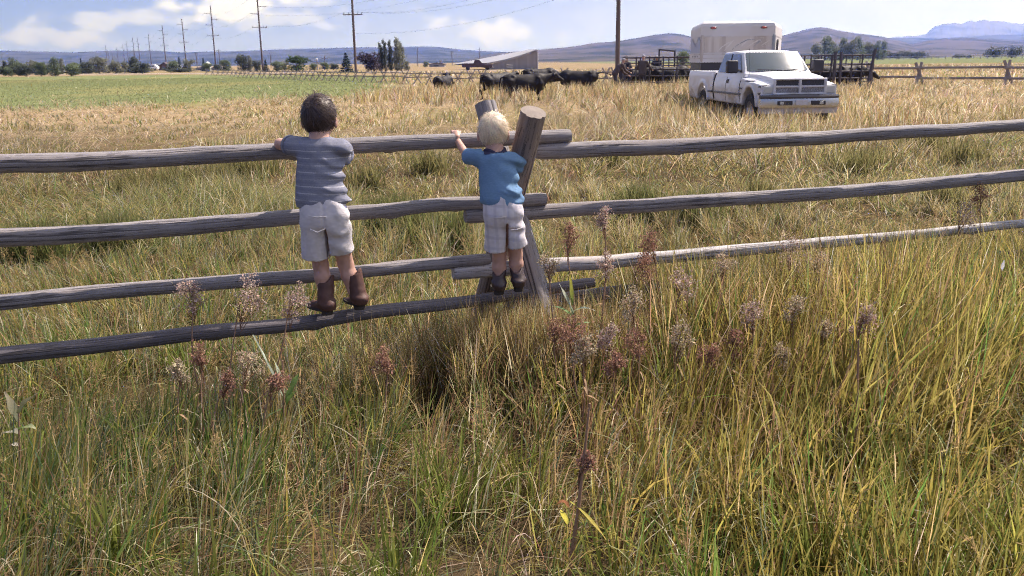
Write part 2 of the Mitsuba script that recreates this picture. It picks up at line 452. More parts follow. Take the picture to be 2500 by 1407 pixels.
fence = thing('rail_fence', 'weathered grey wooden rail fence crossing the picture, the children standing on it', 'fence')
RAILS = [
    ('top', [(-60, 404), (0, 400), (300, 391), (600, 373), (850, 357), (1100, 345), (1392, 331)], (48, 33), 0, 'grey top rail with its sawn end right of the post'),
    ('top', [(1308, 371), (1450, 366), (1700, 355), (2000, 337), (2250, 321), (2600, 300)], (40, 26), 0, None),
    ('mid', [(-60, 586), (0, 581), (300, 566), (600, 543), (850, 521), (1000, 511), (1050, 501), (1090, 496), (1140, 501), (1230, 495), (1333, 487)], (48, 31), 0, 'grey crooked second rail with a hump left of the small child'),
    ('mid', [(1136, 529), (1330, 517), (1450, 508), (1700, 494), (2000, 474), (2300, 447), (2600, 418)], (36, 29), 0, None),
    ('low', [(-60, 746), (0, 740), (400, 699), (750, 676), (850, 666), (1000, 650), (1194, 634)], (40, 31), 0, None),
    ('low', [(1106, 668), (1315, 651), (1450, 643), (1600, 630), (1800, 614), (2000, 594), (2180, 578), (2360, 560), (2600, 533)], (38, 20), 0, 'bleached pale low rail half sunk in tall grass'),
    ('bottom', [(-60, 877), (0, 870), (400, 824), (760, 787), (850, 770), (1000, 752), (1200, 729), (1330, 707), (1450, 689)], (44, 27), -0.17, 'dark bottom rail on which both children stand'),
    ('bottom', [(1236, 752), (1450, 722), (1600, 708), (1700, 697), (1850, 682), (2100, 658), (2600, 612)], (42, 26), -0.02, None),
]
for k, (nm, pts, th, dy, lab) in enumerate(RAILS):
    (v, f, uv), L = log(pts, th, 40 + k, dy)
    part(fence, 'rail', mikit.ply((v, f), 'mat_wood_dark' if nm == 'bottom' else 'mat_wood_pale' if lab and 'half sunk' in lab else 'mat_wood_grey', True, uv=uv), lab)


def post(p0, p1, r0, r1, seed, m, label):
    n, sides = 60, 30
    t = np.linspace(0, 1, n)
    P = np.asarray(p0) + (np.asarray(p1) - np.asarray(p0)) * t[:, None]
    ang = np.arange(sides) * 2 * np.pi / sides
    A = np.stack([np.repeat(t[:, None], sides, 1) * 5, np.cos(ang)[None] + 0 * t[:, None], np.sin(ang)[None] + 0 * t[:, None]], -1)
    R = np.interp(t, [0, 1], [r0, r1])[:, None] * (1 + 0.10 * (meshkit.fbm(A, 3, seed) - 0.5))
    for _ in range(3):                                       # drying checks that open towards the sawn top
        a0 = RNG.uniform(0, 2 * np.pi)
        R -= 0.010 * np.exp(-((np.angle(np.exp(1j * (ang[None] - a0)))) / 0.12) ** 2) * np.exp(-t[:, None] * 3)
    v, f, uv = tube(P, R, sides)
    nb = n * sides
    side = (f < nb).all(1)
    key = part(fence, 'post', mikit.ply((v[:nb], f[side]), m, True, uv=uv[:nb]), label)
    # the sawn top as a cap of its own rings
    ring = v[:sides]
    c = P[0] + (P[0] - P[1]) / np.linalg.norm(P[1] - P[0]) * 0.004
    rings = [ring + (c - ring) * s + (P[0] - P[1]) * 0.06 * s for s in (0, 0.12, 0.35, 0.6, 0.82)]
    cv = np.vstack(rings + [c[None] + (P[0] - P[1]) * 0.06])
    a, b = np.meshgrid(np.arange(4), np.arange(sides), indexing='ij')
    q = np.stack([a * sides + b, a * sides + (b + 1) % sides, (a + 1) * sides + (b + 1) % sides, (a + 1) * sides + b], -1).reshape(-1, 4)
    j = np.arange(sides)
    cf = np.vstack([q[:, [0, 1, 2]], q[:, [0, 2, 3]], np.stack([4 * sides + j, 4 * sides + (j + 1) % sides, 0 * j + 5 * sides], 1)])
    scene[key + '__sawn_end'] = mikit.ply((cv, cf), 'mat_end_grain')
    return key


pa, pb = at(1303, 274, 4.20), at(1190, 720, 4.64)
post(pa, pb + (pb - pa) * 0.42, 0.0605, 0.062, 1, 'mat_wood_brown', 'thick brown slanting post with a flat sawn top')
pa, pb = at(1184, 254, 4.72), at(1304, 690, 4.36)
post(pa, pb + (pb - pa) * 0.42, 0.056, 0.068, 2, 'mat_wood_grey', 'grey cracked post leaning the other way behind the small child')

for k_, (x0, y0) in enumerate(((-420, 300), (2640, 205))):
    Yp = fence_y(x0)
    pa, pb = at(x0 + 55, y0, Yp - 0.25), at(x0 - 60, y0 + 450, Yp + 0.15)
    post(pa, pb + (pb - pa) * 0.42, 0.060, 0.064, 5 + k_, 'mat_wood_brown', None)
    pa, pb = at(x0 - 60, y0, Yp + 0.22), at(x0 + 60, y0 + 450, Yp - 0.12)
    post(pa, pb + (pb - pa) * 0.42, 0.056, 0.064, 8 + k_, 'mat_wood_grey', None)

# ------------------------------------------------------------------ grass
mat('grass', {'type': 'principledthin', 'base_color': VCOL, 'roughness': 0.24, 'diff_trans': 1.15, 'spec_trans': 0.0, 'eta': 1.5})


def blades(X, Y, h, w, th, lean, bend, col, tip, nseg=4, z0=None, side=None):
    N = len(X)
    t = np.linspace(0, 1, nseg + 1)
    phi = lean[:, None] + bend[:, None] * (t[None] ** 1.3)
    mid = 0.5 * (phi[:, 1:] + phi[:, :-1])
    dx = np.concatenate([np.zeros((N, 1)), np.cumsum(np.sin(mid), 1)], 1) / nseg * h[:, None]
    dz = np.concatenate([np.zeros((N, 1)), np.cumsum(np.cos(mid), 1)], 1) / nseg * h[:, None]
    z0 = ground_z(X, Y) - 0.01 if z0 is None else z0
    C = np.stack([X[:, None] + dx * np.cos(th)[:, None], Y[:, None] + dx * np.sin(th)[:, None], z0[:, None] + np.maximum(dz, 0.02 * t)], -1)
    sa = th + np.pi / 2 + RNG.normal(0, 0.7, N) if side is None else side
    S = np.stack([np.cos(sa), np.sin(sa), 0.25 * np.sin(sa * 3)], -1)
    ww = w[:, None] * np.array([0.55 + 0.45 * min(1, q * 3) if q < 0.6 else max(0.0, 1 - ((q - 0.6) / 0.4) ** 1.5) for q in t])[None] * 0.5
    L, R = C[:, :-1] - S[:, None] * ww[:, :-1, None], C[:, :-1] + S[:, None] * ww[:, :-1, None]
    v = np.concatenate([np.stack([L, R], 2).reshape(N, 2 * nseg, 3), C[:, -1:]], 1)
    f = []
    for k in range(nseg - 1):
        f += [[2 * k, 2 * k + 1, 2 * k + 3], [2 * k, 2 * k + 3, 2 * k + 2]]
    f.append([2 * nseg - 2, 2 * nseg - 1, 2 * nseg])
    f = np.array(f)
    m = 2 * nseg + 1
    tt = np.concatenate([np.repeat(t[:-1], 2), [1.0]])
    cc = col[:, None] + (tip - col)[:, None] * (tt[None, :, None] ** 1.5)
    return v.reshape(-1, 3), (f[None] + (np.arange(N) * m)[:, None, None]).reshape(-1, 3), np.clip(cc, 0.004, 0.9).reshape(-1, 3)


GREEN, OLIVE, STRAW, PALE, RUST, BLUEG = map(np.array, ([0.115, 0.195, 0.045], [0.315, 0.270, 0.072], [0.50, 0.385, 0.20], [0.72, 0.63, 0.47], [0.26, 0.145, 0.10], [0.135, 0.18, 0.115]))
TINTS = np.stack([GREEN, OLIVE, STRAW, PALE, RUST, BLUEG])


def pick(wts):
    """One of the six grass colours per blade, chosen by the rows of weights, with its own variation."""
    wts = np.maximum(wts, 1e-4)
    c = np.cumsum(wts / wts.sum(1, keepdims=True), 1)
    k = (RNG.random(len(wts))[:, None] > c).sum(1).clip(0, 5)
    col = TINTS[k] * RNG.uniform(0.5, 1.55, (len(wts), 1)) * RNG.normal(1, 0.07, (len(wts), 3))
    tip = np.where((RNG.random(len(wts)) < 0.6)[:, None], col * 0.7 + 0.3 * STRAW, col)
    return col, tip, k


def nz(X, Y, s, seed, o=3):
    return meshkit.fbm(np.stack([X * s, Y * s, 0 * X], -1), o, seed)


def near_height(X, Y):
    """How tall the uncut grass stands in front of and around the rail fence."""
    fy = 4.45 + np.where(X < 0, 0.36, 0.24) * X
    right = np.clip((X - 0.35) / 1.1, 0, 1)
    infront = 0.36 + (0.14 + 0.17 * np.clip((Y - 2.8) / 0.9, 0, 1)) * right
    behind = 0.27 + 0.12 * np.clip((X - 0.2) / 2, 0, 1)
    s = 1 / (1 + np.exp((Y - fy + 0.05) * 9))
    h = infront * s + behind * (1 - s)
    under = np.exp(-((Y - fy + 0.05) / 0.30) ** 2) * (1 - 0.75 * right)
    return h * (1 - 0.30 * under)


def scatter(n, y0, y1, spread, pad):
    """n points in the strip ahead, evenly spread over its area."""
    u = RNG.random(n)
    Y = np.sqrt(y0 ** 2 + u * (y1 ** 2 - y0 ** 2))
    X = RNG.uniform(-1, 1, n) * (spread * Y + pad)
    return X, Y


def clumped(X, Y, cell, pull):
    """Draws points towards tussock centres, one per cell."""
    cx, cy = np.floor(X / cell), np.floor(Y / cell)
    h1 = np.modf(np.abs(np.sin(cx * 127.1 + cy * 311.7) * 43758.5453))[0]
    h2 = np.modf(np.abs(np.sin(cx * 269.5 + cy * 183.3) * 43758.5453))[0]
    tx, ty = (cx + 0.15 + 0.7 * h1) * cell, (cy + 0.15 + 0.7 * h2) * cell
    k = pull * RNG.random(len(X)) ** 0.5
    return X + (tx - X) * k, Y + (ty - Y) * k, h1


# --- tall uncut grass from the camera to just behind the fence
X, Y = scatter(112000, 1.2, 6.6, 0.64, 0.95)
keep = RNG.random(len(X)) < np.clip(0.30 + 2.2 * (nz(X, Y, 1.7, 31) - 0.32), 0.12, 1)
X, Y = X[keep], Y[keep]
X, Y, tus = clumped(X, Y, 0.22, 0.75)
N = len(X)
hn = nz(X, Y, 1.1, 33)
h = near_height(X, Y) * (0.62 + 0.62 * hn) * RNG.uniform(0.55, 1.28, N)
a, b, c3 = nz(X, Y, 0.9, 35), nz(X, Y, 1.6, 36), nz(X, Y, 0.6, 37)
right = np.clip((X + 0.1) / 1.6, 0, 1)
front = np.clip((3.6 - Y) / 1.8, 0, 1)
mid = np.exp(-((X - 0.55) / 1.0) ** 2 - ((Y - 3.8) / 0.75) ** 2)
left = np.clip((-X - 0.2) / 1.2, 0, 1)
w6 = np.stack([0.38 + 1.7 * np.clip(a - 0.48, 0, 1) * 3 + 0.35 * left + 0.3 * front, 0.55 + 2.4 * right + 1.0 * np.clip(b - 0.5, 0, 1) * 3, 0.55 + 0.4 * front + 0.6 * np.clip(0.5 - a, 0, 1) * 3 - 0.3 * right,
               0.26 + 0.18 * front - 0.16 * right, 0.32 + 1.5 * mid + 0.9 * np.clip(c3 - 0.52, 0, 1) * 3 * (0.4 + right), 0.30 + 0.7 * left + 0.6 * np.clip(0.45 - b, 0, 1) * 3], 1)
col, tip, k = pick(w6)
flow = 2 * np.pi * nz(X, Y, 0.55, 38, 2) * 1.6 + 0.6
th = flow + RNG.normal(0, 0.9, N)
fallen = RNG.random(N) < (0.16 + 0.30 * (k == 3) + 0.25 * np.clip(nz(X, Y, 1.5, 39) - 0.5, 0, 1) * 3)
lean = np.abs(RNG.normal(0.14, 0.22, N)) + fallen * RNG.uniform(0.3, 1.0, N)
bend = np.abs(RNG.normal(0.25, 0.40, N)) + fallen * RNG.uniform(0.4, 1.3, N) + (RNG.random(N) < 0.26) * RNG.uniform(0.7, 2.5, N)
w = RNG.uniform(0.0018, 0.0050, N) * np.where((k == 0) | (k == 1), 1.35 + 0.9 * right * RNG.random(N), 1.0)
A1 = blades(X, Y, h, w, th, lean, bend, col, tip, 4)
# a matted under-storey of short dead blades
X, Y = scatter(50000, 1.3, 7.0, 0.64, 0.95)
N = len(X)
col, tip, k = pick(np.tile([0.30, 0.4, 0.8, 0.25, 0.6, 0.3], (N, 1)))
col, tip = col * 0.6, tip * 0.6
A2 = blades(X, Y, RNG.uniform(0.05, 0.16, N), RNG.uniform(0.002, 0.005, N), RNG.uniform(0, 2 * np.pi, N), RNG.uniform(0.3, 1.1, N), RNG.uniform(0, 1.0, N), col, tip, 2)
# tussocks of broad green blades
tx = np.array([[0.02, 2.95], [-0.22, 2.9], [-1.3, 2.6], [1.55, 2.35], [-0.9, 2.15], [0.55, 2.3], [1.0, 2.0], [-1.9, 3.25], [-2.15, 4.35], [-1.75, 4.5], [1.25, 3.1], [0.3, 2.2], [-1.05, 3.15], [1.9, 2.6], [1.75, 3.6], [-0.35, 2.35], [-1.45, 2.05], [2.2, 3.9]])
tx = np.vstack([tx, np.column_stack([RNG.uniform(-2.6, 3.3, 34), RNG.uniform(1.9, 6.2, 34)])])
rep = 60
X = np.repeat(tx[:, 0], rep) + RNG.normal(0, 0.055, len(tx) * rep); Y = np.repeat(tx[:, 1], rep) + RNG.normal(0, 0.055, len(tx) * rep)
N = len(X)
th = np.arctan2(Y - np.repeat(tx[:, 1], rep), X - np.repeat(tx[:, 0], rep)) + RNG.normal(0, 0.4, N)
hue = np.repeat(RNG.random(len(tx)), rep)[:, None]
col = (np.array([0.09, 0.19, 0.03]) * (1 - hue) + hue * np.array([0.20, 0.22, 0.045])) * RNG.uniform(0.7, 1.25, (N, 1))
A3 = blades(X, Y, near_height(X, Y) * RNG.uniform(0.6, 1.2, N), RNG.uniform(0.004, 0.0085, N), th, np.abs(RNG.normal(0.1, 0.1, N)), RNG.uniform(0.1, 1.1, N), col, col * 0.8 + 0.2 * STRAW, 5)


n = 9500
X = RNG.normal(0.14, 0.42, n); Y = 4.10 + 0.25 * X + RNG.normal(0, 0.12, n)
col, tip, k = pick(np.tile([0.3, 0.5, 1.0, 0.35, 0.7, 0.15], (n, 1)))
A4 = blades(X, Y, np.clip(RNG.normal(0.42, 0.08, n), 0.1, 0.56), RNG.uniform(0.0016, 0.004, n), RNG.uniform(0, 6.28, n), np.abs(RNG.normal(0.12, 0.15, n)), np.abs(RNG.normal(0.3, 0.45, n)), col, tip, 5)


# long dead blades arching over the rest, coloured extra pale to stand for sun glints
X, Y = scatter(2300, 1.5, 6.5, 0.62, 0.3)
n = len(X)
col = (PALE * RNG.uniform(0.7, 1.2, (n, 1))) * np.where(RNG.random((n, 1)) < 0.35, np.array([[0.72, 0.86, 0.62]]), np.ones((1, 3)))
A5 = blades(X, Y, near_height(X, Y) * RNG.uniform(0.6, 1.4, n), RNG.uniform(0.0018, 0.0044, n), RNG.uniform(0, 6.28, n), np.abs(RNG.normal(0.15, 0.2, n)), RNG.uniform(1.1, 2.7, n), col, np.minimum(col * 1.1, 0.85), 8)


X, Y = scatter(7000, 1.5, 4.6, 0.62, 0.3)
m = (X > 0.2 + 0.5 * RNG.random(len(X))) & (nz(X, Y, 1.3, 44) > 0.40)
X, Y = X[m], Y[m]; n = len(X)
X, Y, _ = clumped(X, Y, 0.20, 0.6)
hue = RNG.random((n, 1))
col = (np.array([0.35, 0.275, 0.075]) * (1 - hue) + hue * np.array([0.225, 0.225, 0.06])) * RNG.uniform(0.7, 1.25, (n, 1))
A6 = blades(X, Y, near_height(X, Y) * RNG.uniform(0.5, 1.1, n), RNG.uniform(0.0045, 0.0085, n), RNG.uniform(0, 6.28, n), np.abs(RNG.normal(0.12, 0.14, n)), np.abs(RNG.normal(0.2, 0.3, n)), col, col, 4)
n = 4200
X = RNG.normal(0.05, 0.20, n); Y = 4.13 + 0.25 * X + RNG.normal(0, 0.05, n)
col, tip, k = pick(np.tile([0.3, 0.6, 1.0, 0.35, 0.6, 0.2], (n, 1)))
A8 = blades(X, Y, np.clip(RNG.normal(0.46, 0.07, n), 0.1, 0.58), RNG.uniform(0.0018, 0.0045, n), RNG.uniform(0, 6.28, n), np.abs(RNG.normal(0.10, 0.12, n)), np.abs(RNG.normal(0.25, 0.4, n)), col, tip, 5)
# the tall stand that swallows the lower rails at the right
n = 14000
X = RNG.uniform(0.38, 3.4, n); Y = 4.50 + 0.22 * X - np.abs(RNG.normal(0.05, 0.30, n))
m = nz(X, Y, 1.6, 45) > 0.36
X, Y = X[m], Y[m]; n = len(X)
X, Y, _ = clumped(X, Y, 0.20, 0.6)
col, tip, k = pick(np.tile([0.35, 1.3, 0.55, 0.12, 0.35, 0.15], (n, 1)))
A7 = blades(X, Y, np.clip((X + 0.1) / 0.75, 0.5, 1) * (0.42 + 0.42 * nz(X, Y, 1.0, 46) + 0.10 * np.exp(-((X - 2.0) / 0.6) ** 2)) * RNG.uniform(0.7, 1.15, n), RNG.uniform(0.003, 0.007, n), RNG.uniform(0, 6.28, n), np.abs(RNG.normal(0.13, 0.14, n)), np.abs(RNG.normal(0.25, 0.35, n)), col, tip, 5)
# a short thatch under the pasture just beyond the fence
X, Y = scatter(52000, 6.0, 16.0, 0.66, 1.0)
n = len(X)
col, tip, k = pick(np.tile([0.5, 0.6, 1.0, 0.3, 0.4, 0.4], (n, 1)))
B0 = blades(X, Y, RNG.uniform(0.05, 0.16, n), RNG.uniform(0.004, 0.010, n), RNG.uniform(0, 6.28, n), RNG.uniform(0.2, 1.0, n), RNG.uniform(0, 0.9, n), col, tip, 2)


def shadow_gap(blk):
    """Opens a hole in the grass, left of the crossed posts, in place of a dark shadow."""
    v, f, c = blk
    cx, cy = v[f[:, 0], 0], v[f[:, 0], 1]
    r = ((cx + 0.36) / 0.09) ** 2 + ((cy - 3.66) / 0.26) ** 2  # blades cut out here to imitate the dark shadow
    return v, f[~((r < 1) & (v[f[:, 0], 2] < 0.5))], c


def joined(*parts):
    vs, fs, cs, n = [], [], [], 0
    for v, f, c in parts:
        vs.append(v); fs.append(f + n); cs.append(c); n += len(v)
    return np.vstack(vs), np.vstack(fs), np.vstack(cs)


v, f, c = joined(*map(shadow_gap, (A1, A2, A3, A4, A5, A6, A7, A8)))
scene['tall_grass'] = mikit.ply((v, f), 'mat_grass', False, color=c)
tag('tall_grass', 'tall uncut green and straw grass in the foreground and under the fence', 'grass', kind='stuff')

# --- seed stalks: thin pale stems with a loose drooping panicle
X, Y = scatter(900, 1.7, 7.5, 0.62, 0.3)
N = len(X)
h = near_height(X, Y) * RNG.uniform(0.85, 1.45, N)
th = RNG.uniform(0, 2 * np.pi, N)
lean, bend = np.abs(RNG.normal(0.12, 0.12, N)), RNG.uniform(0.05, 1.0, N)
hue = RNG.random((N, 1))
col = np.array([0.42, 0.31, 0.15]) * (1 - hue) + np.array([0.26, 0.17, 0.09]) * hue
S1 = blades(X, Y, h, np.full(N, 0.0022), th, lean, bend, col, col, 6)
pv = S1[0].reshape(N, 13, 3)
rows = []
for q in range(26):
    s = RNG.uniform(0.72, 1.0, N)
    kk = np.clip((s * 6).astype(int), 0, 5)
    base = pv[np.arange(N), 2 * kk]
    nxt = pv[np.arange(N), np.minimum(2 * kk + 2, 12)]
    p = base + (nxt - base) * (s * 6 - kk)[:, None]
    d = RNG.normal(0, 1, (N, 3)); d /= np.linalg.norm(d, axis=1, keepdims=True)
    L = RNG.uniform(0.008, 0.024, N) * (1.25 - s) * 3.0
    e = p + d * L[:, None] + [0, 0, 0.004]
    sd = np.cross(d, RNG.normal(0, 1, (N, 3))); sd /= np.linalg.norm(sd, axis=1, keepdims=True) + 1e-9
    wv = RNG.uniform(0.0008, 0.0020, N)[:, None]
    rows.append(np.stack([p, e + sd * wv, e + d * 0.006, e - sd * wv], 1))
rv = np.concatenate(rows, 0)
m = len(rv)
rf = (np.array([[0, 1, 2], [0, 2, 3]])[None] + (np.arange(m) * 4)[:, None, None]).reshape(-1, 3)
rc = np.repeat(np.tile(col * 1.25, (26, 1)), 4, 0)
v, f, c = joined(S1, (rv.reshape(-1, 3), rf, np.clip(rc, 0, 0.8)))
scene['seed_grass'] = mikit.ply((v, f), 'mat_grass', False, color=c)
tag('seed_grass', 'thin dry grass stalks with loose pale seed heads among the grass', 'grass', kind='stuff')


# --- golden pasture beyond the fence
def pasture(n, y0, y1, wmin, wmax, hs, nseg, seed, cell, pull):
    X, Y = scatter(n, y0, y1, 0.66, 1.0)
    mown = field_cover(X, Y)
    keep = (RNG.random(n) < np.clip(0.30 + 1.9 * (nz(X, Y, 0.35, seed) - 0.22), 0.30, 1)) & (RNG.random(n) > mown * 0.97)
    X, Y = X[keep], Y[keep]
    X, Y, tus = clumped(X, Y, cell, pull)
    N = len(X)
    big = nz(X, Y, 0.16, seed + 1)
    far = np.clip((Y - 8) / 10, 0, 1)
    ctr = np.exp(-((X - 0.25 * Y) / (0.18 * Y)) ** 2)
    lft = np.clip((-X / Y - 0.10) / 0.25, 0, 1)
    g = nz(X, Y, 0.5, seed + 2)
    close = 1 - far
    mid25 = np.clip((28 - Y) / 12, 0, 1)
    w6 = np.stack([0.14 + 1.2 * np.clip(g - 0.52, 0, 1) * 3 + 0.55 * lft * (1 - 0.3 * far) + 1.5 * close * (0.5 + lft), 0.50 + 1.2 * close + 0.5 * mid25 + 0.4 * lft + 1.5 * np.clip(big - 0.48, 0, 1) * 3, 1.45 + 0.35 * far - 0.65 * close - 0.4 * lft, 0.62 + 0.25 * far - 0.2 * close, 0.26 + 0.5 * ctr * far, 0.18 + 0.7 * close], 1)
    col, tip, k = pick(w6)
    tip = tip * 0.6 + 0.4 * STRAW * RNG.uniform(0.8, 1.3, (N, 1))
    dry = 0.62 + 0.75 * nz(X, Y, 0.22, seed + 8)[:, None]
    col, tip = col * [0.92, 0.95, 1.06] * dry, tip * [0.92, 0.95, 1.08] * dry
    lowleft = np.clip((-X / Y - 0.12) / 0.2, 0, 1) * np.clip((Y - 14) / 12, 0, 1)
    tuft = np.clip(nz(X, Y, 0.28, seed + 7) - 0.5, 0, 1) * 3
    h = hs * (0.35 + 0.85 * nz(X, Y, 0.6, seed + 3)) * RNG.uniform(0.6, 1.3, N) * (1 + 0.75 * far * ctr + 0.8 * tuft) * (1 - 0.40 * lowleft)
    th = 2 * np.pi * nz(X, Y, 0.5, seed + 4, 2) * 1.7 + RNG.normal(0, 1.7, N)
    mat_ = np.clip(nz(X, Y, 0.8, seed + 5) - 0.38, 0, 1) * 5
    lean = np.abs(RNG.normal(0.15, 0.25, N)) + mat_ * RNG.uniform(0.2, 1.1, N)
    bend = np.abs(RNG.normal(0.4, 0.5, N)) + mat_ * RNG.uniform(0, 1.1, N)
    side = np.where(Y > 12, RNG.normal(0, 0.5, N), th + np.pi / 2 + RNG.normal(0, 0.7, N))
    return blades(X, Y, h, RNG.uniform(wmin, wmax, N), th, lean, bend, col, tip, nseg, side=side)


B1 = pasture(78000, 6.0, 11.5, 0.0030, 0.0065, 0.29, 3, 51, 0.42, 0.85)
B2 = pasture(84000, 11.0, 24.0, 0.006, 0.014, 0.34, 2, 61, 0.8, 0.8)
B3 = pasture(78000, 23.0, 55.0, 0.014, 0.032, 0.42, 2, 71, 1.1, 0.7)
B4 = pasture(42000, 52.0, 155.0, 0.05, 0.11, 0.40, 2, 81, 2.5, 0.6)
n = 5200
X = RNG.uniform(3.6, 9.6, n); Y = RNG.uniform(18.6, 30.0, n)
keep = (Y < 20.9) | (X < 5.6 + 0.03 * (Y - 21)) | (X > 8.3)
X, Y = X[keep], Y[keep]; n = len(X)
X, Y, _ = clumped(X, Y, 0.8, 0.7)
col, tip, k = pick(np.tile([0.06, 0.45, 1.6, 0.9, 0.35, 0.1], (n, 1)))
B5 = blades(X, Y, (0.28 + 0.42 * nz(X, Y, 0.7, 77)) * RNG.uniform(0.6, 1.3, n), RNG.uniform(0.008, 0.016, n), RNG.uniform(0, 6.28, n), np.abs(RNG.normal(0.12, 0.15, n)), np.abs(RNG.normal(0.35, 0.4, n)), col, tip, 3, side=RNG.normal(0, 0.5, n))
n = 9000
X = RNG.uniform(-6, 14, n); Y = RNG.uniform(34, 48, n)
X, Y, _ = clumped(X, Y, 1.2, 0.7)
col, tip, k = pick(np.tile([0.05, 0.35, 1.5, 0.8, 0.5, 0.1], (n, 1)))
B6 = blades(X, Y, (0.30 + 0.55 * nz(X, Y, 0.4, 78)) * RNG.uniform(0.6, 1.3, n), RNG.uniform(0.014, 0.030, n), RNG.uniform(0, 6.28, n), np.abs(RNG.normal(0.12, 0.15, n)), np.abs(RNG.normal(0.3, 0.4, n)), col, tip, 2, side=RNG.normal(0, 0.5, n))
# dark green tussocks and pale lodged straw that break up the pasture
spots = [(600, 432, 1.0), (520, 455, 0.8), (100, 335, 1.3), (230, 345, 1.0), (340, 480, 0.8), (430, 470, 0.7), (900, 470, 0.6), (1000, 590, 0.5), (960, 560, 0.5), (1100, 610, 0.4), (1480, 410, 0.7), (1620, 250, 1.2), (1500, 265, 0.9), (2200, 265, 1.0), (2050, 300, 0.8), (2120, 420, 0.9), (2250, 370, 0.9), (2360, 400, 0.8), (2080, 430, 0.7), (380, 268, 0.8), (290, 262, 0.5), (60, 318, 0.9), (560, 300, 0.6), (900, 330, 0.8), (1050, 430, 0.7), (80, 640, 0.5), (280, 620, 0.5), (1700, 560, 0.4), (1850, 520, 0.5), (1560, 540, 0.4), (2300, 520, 0.5), (950, 270, 1.1), (1180, 300, 0.9)]
ta = []
for sx_, sy_, r_ in spots:
    d_ = ray(sx_, sy_); g_ = EYE + d_ * (-EYE[2] / d_[2])
    dist = g_[1]
    if dist > 19:
        continue
    r_ = r_ * (1.0 if dist < 9 else 0.55)
    cnt = int((420 + 900 * r_) * (1.0 if dist < 9 else 0.45))
    X = g_[0] + RNG.normal(0, 0.055 * r_ * dist ** 0.75, cnt); Y = g_[1] + RNG.normal(0, 0.05 * r_ * dist ** 0.75, cnt)
    ta.append(np.column_stack([X, Y, np.full(cnt, dist)]))
ta = np.vstack(ta); ta = ta[(ta[:, 1] > 5.6)]
X, Y, dist = ta.T
n = len(X)
hue = RNG.random((n, 1))
hue = np.clip(hue + 0.5 * (dist[:, None] > 9), 0, 1.4)
col = (np.array([0.085, 0.135, 0.04]) * (1 - hue) + hue * np.array([0.19, 0.18, 0.075])) * RNG.uniform(0.7, 1.3, (n, 1))
B7 = blades(X, Y, RNG.uniform(0.22, 0.46, n), 0.0011 * dist * RNG.uniform(0.5, 1.2, n), RNG.uniform(0, 6.28, n), np.abs(RNG.normal(0.15, 0.15, n)), np.abs(RNG.normal(0.35, 0.35, n)), col, col * 0.85 + 0.15 * STRAW, 3)
X, Y = scatter(26000, 5.5, 40, 0.64, 0.5)
m = nz(X, Y, 0.42, 95, 2) + 0.25 * (nz(X, Y, 1.3, 96) - 0.5) > 0.60
X, Y = X[m], Y[m]; n = len(X)
col = np.array([0.60, 0.48, 0.33]) * RNG.uniform(0.6, 1.2, (n, 1))
th_ = 6.28 * nz(X, Y, 0.25, 97, 2) * 2
B8 = blades(X, Y, RNG.uniform(0.2, 0.45, n), np.maximum(0.004, 0.0007 * Y) * RNG.uniform(0.6, 1.2, n), th_ + RNG.normal(0, 0.5, n), RNG.uniform(0.7, 1.3, n), RNG.uniform(0.0, 0.9, n), col, col, 3, z0=ground_z(X, Y) + RNG.uniform(0.0, 0.18, n))
v, f, c = joined(B7, B8, B0, B1, B2, B3, B4, B5, B6)
scene['pasture_grass'] = mikit.ply((v, f), 'mat_grass', False, color=c)
tag('pasture_grass', 'golden dry pasture grass between the fence and the cattle', 'grass', kind='stuff')

# --- stubble of the mown field
X, Y = scatter(110000, 28, 120, 0.66, 1.0)
keep = (field_cover(X, Y) > 0.3) & (RNG.random(len(X)) < 0.9)
X, Y = X[keep], Y[keep]; N = len(X)
g = nz(X, Y, 0.12, 91)[:, None]
col = (np.array([0.135, 0.165, 0.070]) * (1 - g) + g * np.array([0.20, 0.205, 0.10])) * RNG.uniform(0.8, 1.2, (N, 1))
D = blades(X, Y, RNG.uniform(0.04, 0.09, N), RNG.uniform(0.018, 0.045, N), RNG.uniform(0, 6.28, N), RNG.uniform(0.1, 0.7, N), RNG.uniform(0.1, 0.8, N), col, col, 2, side=RNG.normal(0, 0.5, N))
scene['field_grass'] = mikit.ply((D[0], D[1]), 'mat_grass', False, color=D[2])
tag('field_grass', 'short green grass of the mown field on the left', 'grass', kind='stuff')

# ------------------------------------------------------------------ the two children on the fence
def skin_fn(p, n, uv):
    return mix((0.40, 0.235, 0.185), (0.52, 0.32, 0.255), fbm(p.x * 40, p.y * 40, p.z * 40, 2))


mat('skin', prin(proc(skin_fn), 0.5, specular=0.4))
mat('denim_pale', {'type': 'twosided', 'b': {'type': 'bumpmap', 't': proc(lambda p, n, uv: fbm(p.x * 300, p.y * 300, p.z * 300, 2), 0.001), 'scale': 0.0015,
    'b': {'type': 'diffuse', 'reflectance': proc(lambda p, n, uv: mix((0.50, 0.475, 0.50), (0.66, 0.635, 0.66), fbm(p.x * 60, p.y * 60, p.z * 90, 3)))}}})


def plaid(p, n, uv):
    u, w = p.x * 0.97 - p.y * 0.2 + 0.02 * p.z, p.z + 0.12 * p.x
    a = smoothstep(0.30, 0.40, dr.abs(u * 22 - dr.floor(u * 22) - 0.5)); b = smoothstep(0.32, 0.42, dr.abs(w * 19 - dr.floor(w * 19) - 0.5))
    fine = fbm(p.x * 80, p.y * 80, p.z * 80, 2)
    c = mix((0.70, 0.67, 0.70), (0.56, 0.535, 0.575), fine)
    return mix(mix(c, mi.Color3f(0.40, 0.38, 0.43), a * 0.42), mi.Color3f(0.38, 0.36, 0.42), b * 0.36)


mat('plaid', {'type': 'twosided', 'b': {'type': 'diffuse', 'reflectance': proc(plaid)}})


